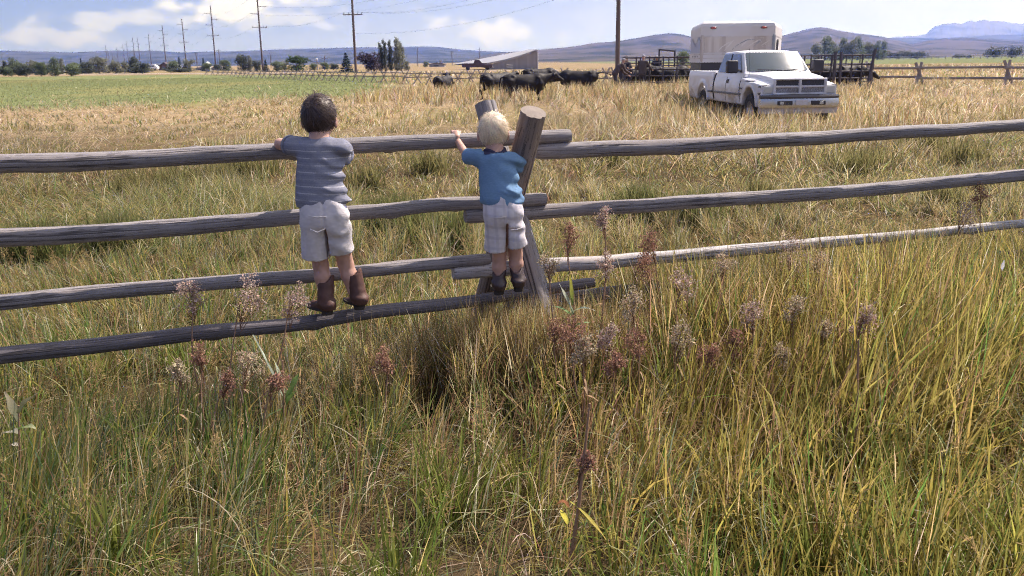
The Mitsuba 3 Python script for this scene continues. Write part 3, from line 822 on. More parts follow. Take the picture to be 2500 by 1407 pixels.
def stripes(p, n, uv):
    w = (p.z + 0.03 * p.x + 0.004 * noise(p.x * 9, p.z * 9)) * 33
    f = w - dr.floor(w)
    g = fbm(p.x * 220, p.z * 420, p.y * 220, 2)
    c = mix((0.165, 0.173, 0.225), (0.265, 0.272, 0.335), g)
    keep = smoothstep(0.18, 0.42, noise(dr.floor(w) * 3.3, 5.0)) * smoothstep(0.20, 0.5, noise(p.x * 35, dr.floor(w) * 7.0))
    c = mix(c, mi.Color3f(0.60, 0.59, 0.62), smoothstep(0.80, 0.88, f) * (0.10 + 0.36 * keep))
    return mix(c, mi.Color3f(0.15, 0.155, 0.215), smoothstep(0.30, 0.42, f) * smoothstep(0.62, 0.50, f) * 0.35)


mat('tee_striped', {'type': 'twosided', 'b': {'type': 'diffuse', 'reflectance': proc(stripes)}})
mat('tee_blue', {'type': 'twosided', 'b': {'type': 'diffuse', 'reflectance': proc(lambda p, n, uv: mix((0.105, 0.195, 0.335), (0.195, 0.305, 0.455), fbm(p.x * 130, p.y * 130, p.z * 330, 3)))}})
mat('navy', {'type': 'twosided', 'b': {'type': 'diffuse', 'reflectance': proc(lambda p, n, uv: mix((0.035, 0.035, 0.065), (0.075, 0.07, 0.11), fbm(p.x * 120, p.y * 120, p.z * 120, 2)))}})
mat('boot_brown', prin(proc(lambda p, n, uv: mix((0.058, 0.028, 0.024), (0.115, 0.058, 0.048), fbm(p.x * 45, p.y * 45, p.z * 45, 4))), 0.6, specular=0.35))
mat('boot_dark', prin(proc(lambda p, n, uv: mix((0.028, 0.018, 0.022), (0.06, 0.038, 0.04), fbm(p.x * 45, p.y * 45, p.z * 45, 4))), 0.42, specular=0.5))
mat('sole', prin((0.03, 0.024, 0.022), 0.7))
mat('white_cloth', {'type': 'twosided', 'b': {'type': 'diffuse', 'reflectance': rgb(0.78, 0.77, 0.79)}})
mat('hair_dark', prin(VCOL, 0.42, specular=0.4))


def strands(c, R, crown, n, L, base, var, seed, lift=0.004, fringe=0.0):
    """Hair as narrow ribbons that start on the skull and run away from the crown."""
    rng = np.random.default_rng(seed)
    d = rng.normal(0, 1, (n * 3, 3)); d /= np.linalg.norm(d, axis=1, keepdims=True)
    keep = (d[:, 2] > -0.45) & ~((np.abs(d[:, 0]) > 0.75) & (d[:, 2] < 0.1) & (d[:, 1] > -0.3)) & ~((d[:, 1] > 0.45) & (d[:, 2] < 0.35)) & ~((d[:, 1] > 0.05) & (d[:, 2] < -0.05))
    d = d[keep][:n]
    n = len(d)
    t = d - crown; t -= (t * d).sum(1, keepdims=True) * d; t /= np.linalg.norm(t, axis=1, keepdims=True) + 1e-6
    sw = np.cross(d, t); t = t + sw * rng.normal(0.30, 0.22, (n, 1)); t /= np.linalg.norm(t, axis=1, keepdims=True)
    length = L * rng.uniform(0.5, 1.25, n)
    up = lift * rng.uniform(0.3, 2.2, n) * (1 + 2.0 * (rng.random(n) < 0.06))
    wd = rng.uniform(0.0005, 0.0013, n)
    S = 4
    P = []
    for k in range(S + 1):
        s = k / S
        q = d + t * (length / R.mean() * s)[:, None] - np.array([0, 0, 0.12]) * s ** 2
        q /= np.linalg.norm(q, axis=1, keepdims=True)
        P.append(c + q * R * (1 + (0.01 + up * np.sin(0.4 + 2.2 * s) / R.mean() + fringe * s ** 2 * (up / lift) * 0.03))[:, None])
    P = np.stack(P, 1)
    side = np.cross(t, d)
    v = []
    for k in range(S):
        ww = (wd * (1 - 0.5 * k / S))[:, None]
        v += [P[:, k] - side * ww, P[:, k] + side * ww]
    v.append(P[:, S])
    v = np.stack(v, 1)
    f = []
    for k in range(S - 1):
        f += [[2 * k, 2 * k + 1, 2 * k + 3], [2 * k, 2 * k + 3, 2 * k + 2]]
    f.append([2 * S - 2, 2 * S - 1, 2 * S])
    m = 2 * S + 1
    col = np.asarray(base) * rng.uniform(1 - var, 1 + var, (n, 1)) * rng.normal(1, 0.04, (n, 3))
    return v.reshape(-1, 3), (np.array(f)[None] + (np.arange(n) * m)[:, None, None]).reshape(-1, 3), np.repeat(np.clip(col, 0.005, 0.95), m, 0)


def hair(parent, c, R, crown, base, var, seed, n, L, lift, label):
    c, R, crown = np.asarray(c), np.asarray(R), np.asarray(crown) / np.linalg.norm(crown)

    def cap(P):
        q = P - c
        tap = 1 - 0.22 * np.clip((c[2] - 0.15 * R[2] - P[:, 2]) / R[2], 0, 1)          # narrows to the nape
        Q = c + (P - c) / np.stack([tap, 0.5 + 0.5 * tap, 1 + 0 * tap], 1)
        body = ell(Q, c, R * 1.015)
        bump = 0.004 * (meshkit.fbm(P * [60, 60, 25], 3, seed) - 0.5) * 2
        u = q / R
        face = np.maximum(u[:, 1] - 0.42 + np.maximum(0, u[:, 2] - 0.25) * -1.2, 0) * R[1]           # leaves the face free
        low = np.maximum(-0.66 - u[:, 2] + 0.0 * u[:, 1], 0) * R[2]
        side = np.maximum((-0.05 - u[:, 2]) * R[2], 0) * ((u[:, 1] > -0.22) & (np.abs(u[:, 0]) > 0.75) | (u[:, 1] > 0.15))
        return np.maximum(body + bump, np.maximum(face, np.maximum(low, side)) * 2.0 - 0.0012)
    hv, hf = surface(cap, c - R * 1.25, c + R * 1.25, 0.0056)
    u = (hv - c) / R
    hc = np.tile(np.asarray(base) * 0.8, (len(hv), 1)) * (0.7 + 0.6 * meshkit.fbm(hv * [90, 90, 30], 3, seed + 2))[:, None]
    sv, sf, sc = strands(c, R, crown, n, L, base, var, seed, lift)
    part(parent, 'hair', mikit.ply((np.vstack([hv, sv]), np.vstack([hf, sf + len(hv)])), 'mat_hair_dark', True, color=np.vstack([hc, sc])), label)


def arm_hand(palm, fingers, wrist, thick, curl=1.0):
    """SDF pieces of a small hand: palm, four unequal fingers and a thumb from the side of the palm.
    fingers: unit direction, across: unit direction from index to little finger, down: closing direction."""
    fd, ac, dn = (np.asarray(x, float) / np.linalg.norm(x) for x in fingers)
    palm = np.asarray(palm)
    L = thick
    segs = [(palm - fd * 1.2 * L, palm + fd * 1.0 * L, 1.35 * L, 1.35 * L)]
    segs += [(palm - ac * 0.8 * L, palm + ac * 0.8 * L + fd * 0.2 * L, 1.0 * L, 0.95 * L)]
    for k, (o, ln) in enumerate(((-1.25, 3.2), (-0.42, 3.6), (0.42, 3.3), (1.25, 2.6))):
        a = palm + fd * 1.3 * L + ac * o * L
        sp = ac * o * 0.22
        b = a + (fd + sp * 0.6) * ln * 0.42 * L + dn * 0.15 * L * curl
        c = b + (fd * 0.75 + sp * 0.4 + dn * 0.75 * curl) * ln * 0.34 * L
        e = c + (fd * 0.30 + dn * 1.0 * curl) * ln * 0.27 * L
        segs += [(a, b, 0.50 * L, 0.47 * L), (b, c, 0.47 * L, 0.43 * L), (c, e, 0.43 * L, 0.36 * L)]
    t0 = palm - fd * 0.5 * L - ac * 1.2 * L
    t1 = t0 + (-ac * 0.9 + fd * 0.55) * 1.3 * L
    t2 = t1 + (-ac * 0.45 + fd * 0.8 + dn * 0.5 * curl) * 1.2 * L
    segs += [(t0, t1, 0.62 * L, 0.52 * L), (t1, t2, 0.52 * L, 0.40 * L)]
    segs += [(np.asarray(wrist), palm - fd * 1.0 * L, 1.05 * L, 1.15 * L)]
    return segs


def child(key, J, S, mats):
    """J: joints in the place, S: measures. One continuous body with clothes, hair and boots over it."""
    hc, hr = J['head'], S['head']                            # head centre, (rx, ry, rz)
    hands = [arm_hand(*a) for a in J['hands']]

    def skin(P):
        d = ell(P, hc, hr * [0.94, 0.95, 0.97])
        d = smin(0.02, d, ell(P, hc + hr * [0, 0.35, -0.45], hr * [0.72, 0.62, 0.62]))                     # jaw
        nose = seg(P, hc + hr * [0, 0.90, 0.02], hc + hr * [0, 1.06, -0.26], 0.008, 0.012)
        d = smin(0.012, d, nose)
        for s in (-1, 1):
            d = smin(0.006, d, ell(P, hc + hr * [s * 1.07, -0.02, -0.24], (0.009, 0.019, 0.028)))          # ears
            d = np.maximum(d, -ell(P, hc + hr * [s * 0.36, 0.98, 0.06], (0.014, 0.010, 0.008)))            # eye sockets
            d = np.minimum(d, ell(P, hc + hr * [s * 0.36, 0.87, 0.06], (0.011, 0.010, 0.008)))
        d = np.maximum(d, -ell(P, hc + hr * [0, 0.98, -0.58], (0.022, 0.010, 0.0045)))                      # mouth
        d = smin(0.018, d, seg(P, J['neck'], hc + hr * [0, -0.10, -0.5], S['neck'], S['neck'] * 0.95))
        d = smin(0.03, d, seg(P, J['chest'], J['belly'], S['chest'] * 0.80, S['belly'] * 0.85, (1.15, 0.85, 1)))
        d = smin(0.03, d, seg(P, J['neck'], J['chest'], S['neck'], S['chest'] * 0.7))
        for s, (sh, el, wr) in enumerate(J['arms']):
            ra, rb, rc = S['arm']
            d = smin(0.015, d, seg(P, J['chest'] * 0.4 + sh * 0.6, sh, ra * 1.1, ra))
            d = smin(0.012, d, seg(P, sh, el, ra, rb))
            d = smin(0.012, d, seg(P, el, wr, rb, rc))
            hs = hands[s]
            for a, b, r1, r2 in hs:
                d = smin(0.0035, d, seg(P, a, b, r1, r2))
        for hip, kn, an in J['legs']:
            ra, rb, rc = S['leg']
            d = smin(0.015, d, seg(P, hip, kn, ra, rb))
            calf = kn + (an - kn) * 0.33
            d = smin(0.012, d, seg(P, kn, calf, rb * 0.93, rb))
            d = smin(0.012, d, seg(P, calf, an, rb, rc))
        return d
    pts = np.vstack([np.atleast_2d(x) for x in (hc, J['neck'], J['chest'], J['belly'], *[q for a in J['arms'] for q in a], *[q for a in J['legs'] for q in a], *[h[0] for h in J['hands']])])
    lo, hi = pts.min(0) - 0.13, pts.max(0) + 0.13
    scene[key] = mikit.ply(surface(skin, lo, hi, 0.005), 'mat_skin', True)

    # shirt
    seed = S['seed']

    def shirt_solid(P, grow=0.0):
        d = seg(P, J['chest'] + [0, 0, S['shoulder_up']], J['waist'], S['chest'] + grow, S['hem'] + grow, (S['wide'], S['deep'], 1))
        for k, s in enumerate((-1, 1)):
            sh, el, _ = J['arms'][k]
            d = smin(0.03, d, seg(P, J['neck'] * 0.45 + sh * 0.55 + [0, 0, -0.012], sh, S['arm'][0] * 1.25 + grow, S['arm'][0] * 1.55 + grow))
            cuff = sh + (el - sh) * S['sleeve'][k]
            d = smin(0.018, d, seg(P, sh, cuff, S['arm'][0] * 1.5 + grow, S['arm'][0] * 1.62 + grow))
        return d

    def shirt(P):
        q = P - J['waist']
        fold = 0.0055 * np.sin((q[:, 2] * 85 + q[:, 0] * 40 * np.sin(q[:, 2] * 9)) + 6 * meshkit.fbm(P * 9, 2, seed)) * np.clip(0.35 + q[:, 0] / S['hem'] * 0.9, 0, 1.2)
        fold = fold + 0.011 * (meshkit.fbm(P * [16, 16, 11], 3, seed + 1) - 0.5)
        diag = 0.006 * np.exp(-((q[:, 2] - 0.075 + 0.55 * q[:, 0]) / 0.012) ** 2) * np.clip(q[:, 0] / 0.05, 0, 1) + 0.005 * np.exp(-((q[:, 2] - 0.045 + 0.35 * q[:, 0]) / 0.010) ** 2) * np.clip(q[:, 0] / 0.04 + 0.4, 0, 1)
        outer = shirt_solid(P) - fold - diag
        hem = (J['waist'][2] + S['hemdrop'] + 0.10 * q[:, 0] * S['hemtilt'] - P[:, 2])
        d = np.maximum(outer, hem)
        d = np.maximum(d, -np.maximum(outer + 0.012, hem - 0.02))                                           # hollow at the hem
        for k in (0, 1):                                                                                     # open cuffs
            sh, el, _ = J['arms'][k]
            ax = (el - sh) / np.linalg.norm(el - sh)
            cuff = sh + (el - sh) * S['sleeve'][k]
            away = (P - cuff) @ ax
            near = np.linalg.norm(P - cuff, axis=1) < S['arm'][0] * 3
            d = np.where(near, np.maximum(d, away - 0.012), d)
        nk = seg(P, J['neck'] + [0, 0, -0.02], J['neck'] + [0, 0.0, 0.08], S['neck'] * S['collar'], S['neck'] * (S['collar'] + 0.25))
        return np.maximum(d, -nk)
    b = np.vstack([J['chest'], J['waist'], J['arms'][0][0], J['arms'][1][0], J['arms'][0][1], J['arms'][1][1], J['neck']])
    sv = surface(shirt, b.min(0) - [0.14, 0.14, 0.06], b.max(0) + [0.14, 0.14, 0.06], 0.0046)
    part(key, 'shirt', mikit.ply(sv, mats['shirt'], True), mats['shirt_label'])
    # collar band
    cn = J['neck'] + [0, 0, S['collar_z']]
    a = np.linspace(0, 2 * np.pi, 40)
    ring = np.stack([cn[0] + np.cos(a) * S['neck'] * S['collar_r'], cn[1] + np.sin(a) * S['neck'] * S['collar_r'] * 0.95, cn[2] + 0.006 * np.sin(a * 2) - np.sin(a) * S['collar_drop']], 1)
    cv, cf, _ = tube(ring, np.full(40, S['collar_t']), 8, False)
    part(key, 'collar', mikit.ply((cv, cf), mats['collar'], True))

    # shorts
    def shorts(P):
        pel = J['pelvis']
        d = seg(P, J['waist'] + [0, 0, 0.01], pel, S['hem'] * 0.90, S['seat'], (S['wide'], S['deep'] * 1.05, 1))
        d = smin(0.02, d, ell(P, pel + [-S['seat'] * 0.5, -S['seat'] * 0.10, -0.015], np.array([0.57, 0.60, 0.95]) * S['seat']), ell(P, pel + [S['seat'] * 0.5, -S['seat'] * 0.10, -0.015], np.array([0.57, 0.60, 0.95]) * S['seat']))
        cut = None
        q = P - pel
        for k in (0, 1):
            hip, end = J['cuffs'][k]
            d = smin(0.014, d, seg(P, hip, end, S['thigh'], S['cuff'], (1, 1.05, 1)))
        wr = 0.0035 * np.sin(q[:, 2] * 70 + 3 * q[:, 0] / S['seat'] + 7 * meshkit.fbm(P * 10, 2, seed + 8)) * np.clip(0.3 + q[:, 0] / S['seat'], 0, 1)
        d = d - 0.008 * (meshkit.fbm(P * [22, 22, 16], 3, seed + 9) - 0.5) - wr
        d = np.maximum(d, P[:, 2] - (J['waist'][2] + 0.03))
        crz = pel[2] - S['seat'] * 0.62
        d = np.maximum(d, -np.maximum.reduce([np.abs(P[:, 0] - S['split'] - 0.05 * (P[:, 2] - crz)) - 0.0035, P[:, 2] - crz]))
        d = d + 0.006 * np.exp(-((P[:, 0] - S['split']) / 0.006) ** 2) * (P[:, 1] < pel[1])
        side = np.where(P[:, 0] < S['split'], 0, 1)
        for k in (0, 1):
            hip, end = J['cuffs'][k]
            ax = (end - hip) / np.linalg.norm(end - hip)
            away = (P - end) @ ax
            d = np.where(side == k, np.maximum(d, away), d)
            inner = seg(P, end + (hip - end) * 0.25, end + ax * 0.05, S['cuff'] - 0.009, S['cuff'] - 0.007)
            d = np.where(side == k, np.maximum(d, -inner), d)
        return d
    b = np.vstack([J['waist'], J['pelvis'], *[c for q in J['cuffs'] for c in q]])
    part(key, 'shorts', mikit.ply(surface(shorts, b.min(0) - 0.14, b.max(0) + 0.14, 0.0048), mats['shorts'], True), mats['shorts_label'])
    # back pocket seams as raised welts
    for pts in J.get('welts', []):
        v, f, _ = tube(np.array(pts), np.full(len(pts), 0.0028), 6)
        part(key, 'pocket', mikit.ply((v, f), mats['shorts'], True))

    # boots
    for k in (0, 1):
        top, heel, toe = J['boots'][k]
        rt, ra, rf = S['boot']
        ank = heel + (toe - heel) * 0.16 + [0, 0, S['ankle']]
        fdir = (toe - heel) / np.linalg.norm(toe - heel)

        def boot(P):
            d = smin(0.02, seg(P, top, ank, rt, ra), seg(P, heel + [0, 0, rf * 0.9] + fdir * 0.02, toe + [0, 0, rf * 0.75] - fdir * rf, rf * 0.95, rf * 0.78), seg(P, ank, heel + [0, 0, rf], ra, rf))
            lip = (P[:, 2] - top[2]) - 0.016 * np.cos(2 * np.arctan2(P[:, 1] - top[1], P[:, 0] - top[0]) + 0.4)
            wr = 0.003 * np.sin((P[:, 2] - heel[2]) * 130 + 5 * meshkit.fbm(P * 20, 2, 3)) * np.exp(-((P[:, 2] - ank[2]) / 0.03) ** 2)
            d = np.maximum(np.maximum(d - wr, lip), heel[2] + 0.010 - P[:, 2])
            return np.maximum(d, -np.maximum(seg(P, top, top + (ank - top) * 0.4, rt - 0.006, rt - 0.01), -(P[:, 2] - top[2] + 0.05)))

        b = np.vstack([top, heel, toe, ank])
        bk = part(key, 'boot', mikit.ply(surface(boot, b.min(0) - 0.07, b.max(0) + 0.07, 0.005), mats['boot'], True), mats['boot_label'])
        # sole and heel
        n2 = np.array([-fdir[1], fdir[0], 0])
        out = []
        for s in np.linspace(0, 2 * np.pi, 28)[:-1]:
            l = np.linalg.norm(toe - heel)
            out.append(heel + fdir * (l * 0.5 + (l * 0.5 + 0.008) * np.cos(s) - 0.004) + n2 * np.sin(s) * rf * (0.98 - 0.12 * np.cos(s)))
        out = np.array(out)
        sole = trimesh.creation.extrude_polygon(__import__('shapely').Polygon(out[:, :2]), 0.012, engine='earcut')
        sole.apply_translation((0, 0, heel[2] + 0.003))
        hb = trimesh.creation.cylinder(radius=rf * 0.9, height=0.016, sections=16)
        hb.apply_translation(heel + fdir * rf * 0.7 + [0, 0, -0.002])
        scene[numbered(bk + '__sole')] = mikit.ply(cat(sole, hb), 'mat_sole', 40)


V = lambda *a: np.array(a, float)
# --- the taller boy
boy = thing('person', 'taller child in a grey striped tee shirt, pale shorts and brown boots', 'person', None)
tag(boy, 'taller dark haired child in grey striped shirt and brown boots standing on the bottom rail', 'person')
head = at(779, 287, 3.99)
J = dict(head=head, neck=at(779, 334, 3.95), chest=at(779, 378, 3.93), belly=at(786, 470, 3.90), waist=at(785, 488, 3.90), pelvis=at(793, 526, 3.885),
         arms=[(at(722, 358, 3.95), at(684, 352, 4.04), at(745, 352, 4.15)), (at(833, 362, 3.94), at(842, 390, 4.03), at(815, 356, 4.14))],
         legs=[(at(772, 545, 3.89), at(783, 648, 3.94), at(797, 735, 3.92)), (at(818, 545, 3.89), at(844, 645, 3.96), at(868, 725, 3.95))],
         hands=[(at(770, 352, 4.18), ((1, 0.35, 0.1), (0.2, 0.9, -0.2), (0, 0.3, -1)), at(748, 352, 4.15), 0.015), (at(800, 350, 4.18), ((-0.8, 0.5, 0.1), (0.3, 0.9, -0.2), (0, 0.3, -1)), at(814, 355, 4.14), 0.015)],
         cuffs=[(at(768, 548, 3.89), at(770, 627, 3.915)), (at(822, 545, 3.89), at(829, 611, 3.93))],
         boots=[(at(795, 678, 3.935), at(806, 763, 3.885), at(752, 757, 3.985)), (at(862, 661, 3.96), at(884, 749, 3.92), at(842, 750, 4.03))],
         welts=[[at(752, 527, 3.80), at(775, 531, 3.782), at(797, 530, 3.785)], [at(757, 560, 3.785), at(775, 568, 3.775), at(793, 560, 3.785)]])
S = dict(head=V(0.0675, 0.081, 0.088), neck=0.036, chest=0.082, belly=0.085, hem=0.098, wide=1.18, deep=0.80, shoulder_up=0.0, arm=(0.026, 0.024, 0.017), leg=(0.046, 0.036, 0.026), sleeve=(0.30, 0.62),
         hemdrop=-0.028, hemtilt=0.15, seat=0.090, thigh=0.062, cuff=0.062, split=at(800, 565, 3.89)[0], collar=1.22, collar_r=1.22, collar_z=-0.012, collar_t=0.007, collar_drop=-0.008, boot=(0.039, 0.035, 0.030), ankle=0.055, seed=3)
child(boy, J, S, dict(shirt='mat_tee_striped', shirt_label='grey tee shirt with thin pale stripes', shorts='mat_denim_pale', shorts_label='pale denim shorts', boot='mat_boot_brown', boot_label='tall brown boot', collar='mat_tee_striped'))
hair(boy, head + [0, -0.005, 0.006], V(0.0710, 0.085, 0.090), (-0.25, -0.72, 0.62), (0.062, 0.040, 0.036), 0.55, 5, 5200, 0.050, 0.0042, 'short dark brown hair with a whorl')
a = np.linspace(0, 2 * np.pi, 24)
for k, s in ((0, 0.36), (1, 0.62)):                          # turned-up sleeve cuffs
    sh, el, _ = J['arms'][k]
    ax = (el - sh) / np.linalg.norm(el - sh)
    u = np.cross(ax, [0, 0, 1.0]); u /= np.linalg.norm(u); w = np.cross(ax, u)
    c = sh + (el - sh) * s
    ring = c + 0.0415 * (np.cos(a)[:, None] * u + np.sin(a)[:, None] * w)
    v, f, _ = tube(ring, np.full(24, 0.0065), 8, False)
    part(boy, 'cuff', mikit.ply((v, f), 'mat_tee_striped', True), 'rolled sleeve cuff')

# --- the small child
tot = thing('person', 'small fair haired child in blue shirt and checked shorts holding the rail beside the post', 'person')
head = at(1204, 321, 4.22)
J = dict(head=head, neck=at(1208, 362, 4.19), chest=at(1212, 403, 4.165), belly=at(1222, 470, 4.13), waist=at(1223, 486, 4.13), pelvis=at(1228, 519, 4.115),
         arms=[(at(1170, 385, 4.18), at(1140, 382, 4.24), at(1119, 347, 4.33)), (at(1250, 390, 4.18), at(1270, 402, 4.29), at(1272, 362, 4.40))],
         legs=[(at(1211, 530, 4.12), at(1219, 632, 4.17), at(1218, 695, 4.165)), (at(1250, 530, 4.12), at(1259, 622, 4.18), at(1263, 688, 4.175))],
         hands=[(at(1115, 331, 4.36), ((-0.12, 0.75, 0.45), (-0.95, 0.1, 0.1), (-0.05, 0.5, -0.85)), at(1119, 346, 4.335), 0.0140), (at(1270, 350, 4.43), ((-0.1, 0.8, 0.4), (0.95, 0.1, 0.1), (-0.05, 0.5, -0.85)), at(1272, 361, 4.405), 0.0140)],
         cuffs=[(at(1211, 532, 4.12), at(1211, 610, 4.145)), (at(1250, 530, 4.12), at(1258, 597, 4.155))],
         boots=[(at(1219, 662, 4.165), at(1221, 714, 4.125), at(1203, 712, 4.235)), (at(1261, 655, 4.175), at(1267, 706, 4.13), at(1262, 704, 4.245))],
         welts=[[at(1192, 530, 4.045), at(1213, 533, 4.025), at(1236, 530, 4.03)], [at(1246, 562, 4.045), at(1262, 561, 4.04), at(1276, 556, 4.06)]])
S = dict(head=V(0.0635, 0.076, 0.082), neck=0.032, chest=0.074, belly=0.078, hem=0.089, wide=1.13, deep=0.84, shoulder_up=0.0, arm=(0.024, 0.022, 0.0155), leg=(0.042, 0.033, 0.024), sleeve=(0.85, 0.8),
         hemdrop=-0.026, hemtilt=-0.9, seat=0.080, thigh=0.052, cuff=0.056, split=at(1239, 560, 4.12)[0], collar=1.95, collar_r=1.42, collar_z=-0.012, collar_t=0.010, collar_drop=-0.004, boot=(0.034, 0.031, 0.027), ankle=0.045, seed=13)
child(tot, J, S, dict(shirt='mat_tee_blue', shirt_label='bright blue tee shirt', shorts='mat_plaid', shorts_label='pale checked shorts', boot='mat_boot_dark', boot_label='dark boot', collar='mat_navy'))
hair(tot, head + [0, -0.004, 0.005], V(0.0670, 0.079, 0.081), (-0.12, -0.62, 0.70), (0.70, 0.60, 0.46), 0.26, 9, 5200, 0.052, 0.0026, 'short pale blond hair')
# the back of the navy neck insert
a = np.linspace(np.pi * 1.05, np.pi * 1.95, 18)
cn = J['neck'] + [0, 0, -0.03]
rows = [np.stack([cn[0] + np.cos(a) * r, cn[1] + np.sin(a) * r * 0.86 - 0.004, cn[2] + z + 0 * a], 1) for r, z in ((0.036, 0.034), (0.052, 0.020), (0.074, 0.008))]
v = np.vstack(rows)
q = [[r * 18 + i, r * 18 + i + 1, r * 18 + 18 + i + 1, r * 18 + 18 + i] for r in range(2) for i in range(17)]
part(tot, 'neck_insert', mikit.ply((v, np.array(q)), 'mat_navy', True), 'dark navy neck insert')

# ------------------------------------------------------------------ the white pickup
mat('paint_white', prin(proc(lambda p, n, uv: mix((0.62, 0.62, 0.655), (0.40, 0.365, 0.335), dr.clip(smoothstep(0.30, 0.75, fbm(p.x * 3, p.y * 3, p.z * 5, 4)) * smoothstep(1.25, 0.50, p.z) * 1.1 + 0.14 * fbm(p.x * 9, p.y * 9, p.z * 9, 2), 0, 1))), 0.34, clearcoat=0.6, clearcoat_gloss=0.92, specular=0.5))
mat('paint_dusty', prin(proc(lambda p, n, uv: mix((0.40, 0.36, 0.34), (0.56, 0.53, 0.52), fbm(p.x * 5, p.y * 5, p.z * 7, 3))), 0.6))
mat('glass_dark', prin((0.025, 0.042, 0.058), 0.16, specular=1.0))
mat('glass_side', prin((0.055, 0.075, 0.15), 0.06, specular=0.7, clearcoat=1.0, clearcoat_gloss=0.98))  # blue base colour stands for the reflected sky
mat('black_plastic', prin((0.035, 0.032, 0.04), 0.5))
mat('dark_trim', prin((0.085, 0.08, 0.09), 0.45))
mat('chrome', {'type': 'twosided', 'b': {'type': 'roughconductor', 'alpha': 0.18, 'specular_reflectance': rgb(0.62, 0.61, 0.58)}})
mat('lamp_lens', prin((0.50, 0.50, 0.47), 0.12, specular=0.7, clearcoat=1.0, clearcoat_gloss=0.97))
mat('amber_lens', prin((0.55, 0.20, 0.06), 0.2))
mat('red_lens', prin((0.30, 0.05, 0.05), 0.25))
mat('rubber', prin((0.03, 0.028, 0.03), 0.85))
mat('rim', prin((0.40, 0.39, 0.40), 0.35, metallic=0.7))
mat('plate', prin((0.55, 0.53, 0.56), 0.5))

truck = thing('pickup_truck', 'white extended cab pickup truck with dark grille parked in the dry grass', 'truck')
TM = rotz(rad(-90 + 4), (6.85, 21.2, -0.01)) @ np.diag([0.95, 0.95, 0.95, 1])                # local +x runs to the front bumper, y to the driver's side


def tput(name, m, material, smooth=35, label=None, parent=None):
    return part(parent or truck, name, mikit.ply(moved(m, TM), material, smooth), label)


def solid_truck(P):
    X, Y, Z = P[:, 0], np.abs(P[:, 1]), P[:, 2]

    def rb(x0, x1, y0, y1, z0, z1, r):
        c, h = np.array([(x0 + x1) / 2, (y0 + y1) / 2, (z0 + z1) / 2]), np.array([(x1 - x0) / 2, (y1 - y0) / 2, (z1 - z0) / 2]) - r
        q = np.abs(np.stack([X, Y, Z], 1) - c) - h
        return np.linalg.norm(np.maximum(q, 0), axis=1) + np.minimum(q.max(1), 0) - r
    top = lambda xs, zs: np.interp(X, xs, zs)
    # hood: high and narrow, falling to the grille
    hz = top([-1.75, -1.2, -0.45, -0.22], [1.36, 1.345, 1.275, 1.215]) - 0.05 * (Y / 0.72) ** 2
    hw = top([-1.75, -0.25], [0.82, 0.66])
    hood = np.maximum.reduce([Z - hz, 0.75 - Z, (Y - hw) * 0.95, X + 0.24, -1.80 - X])
    # fenders: lower and wider, dropping in a curve to the lamps
    fz = top([-1.80, -1.2, -0.5, -0.14], [1.20, 1.175, 1.09, 1.03]) - 0.30 * np.maximum(Y - 0.80, 0) ** 1.5
    fwid = top([-1.8, -0.8, -0.12], [0.985, 1.0, 0.94])
    fend = np.maximum.reduce([Z - fz, 0.52 - Z, Y - fwid, X + 0.20, -1.80 - X])
    front = smin(0.07, hood, fend)
    # cab below the belt line
    bulge = 0.99 - 0.10 * np.clip((Z - 0.85) / 0.45, 0, 1) ** 2 - 0.05 * np.clip((0.80 - Z) / 0.3, 0, 1)
    cab = np.maximum.reduce([Z - (1.30 + 0.0 * X), 0.50 - Z, Y - bulge, X + 1.70, -4.18 - X])
    # greenhouse: leaning screen, curved roof
    roofz = 1.90 + 0.025 * np.sin(np.clip((X + 3.7) / 1.2, 0, 1) * np.pi) - 0.035 * (Y / 0.72) ** 2
    ghw = 0.92 - 0.29 * (Z - 1.28)
    screen = (X - (-1.58 - (Z - 1.30) * 1.10 - 0.20 * np.maximum(Z - 1.30, 0) ** 2 - 0.10 * (Y / 0.8) ** 2)) * 0.66
    rear = (-4.12 + (Z - 1.30) * 0.28 - X)
    gh = np.maximum.reduce([Z - roofz, 1.20 - Z, Y - ghw, screen, rear])
    gh = np.maximum(gh, -0.0 + smin(-0.05, gh, gh))
    cabs = smin(0.03, cab, gh)
    # bed
    bedw = 0.985 - 0.05 * np.clip((0.80 - Z) / 0.3, 0, 1) - 0.03 * np.clip((Z - 1.2) / 0.15, 0, 1)
    bed = np.maximum.reduce([Z - 1.335, 0.52 - Z, Y - bedw, X + 4.23, -6.90 - X])
    bed = np.maximum(bed, -rb(-6.83, -4.30, -0.86, 0.86, 0.85, 1.6, 0.03))
    d = np.minimum(np.minimum(smin(0.02, front, cabs), bed), 9)
    # flared wheel arches
    for wx in (-1.02, -5.30):
        rr = np.hypot(X - wx, Z - 0.47)
        flare = np.maximum.reduce([rr - 0.60, Y - 1.015, 0.86 - Y, 0.50 - Z])
        d = smin(0.04, d, flare)
        d = np.maximum(d, -np.maximum(rr - 0.505, 0.60 - Y))
    # shut lines
    for gxx, z0, z1 in ((-1.86, 0.5, 1.30),):
        d = np.maximum(d, -np.maximum.reduce([np.abs(X - gxx) - 0.012, 0.93 - Y, z0 - Z, Z - z1]))
    d = np.maximum(d, -np.maximum.reduce([np.abs(Z - (1.115 + 0.02 * (X + 1.0))) - 0.010, X + 0.5, -1.80 - X, 0.86 - Y]))      # hood seam
    return d


tv, tf = surface(solid_truck, (-7.0, -1.08, 0.44), (0.0, 1.08, 2.0), 0.026)
tput('body', (tv, tf), 'mat_paint_white', 40)


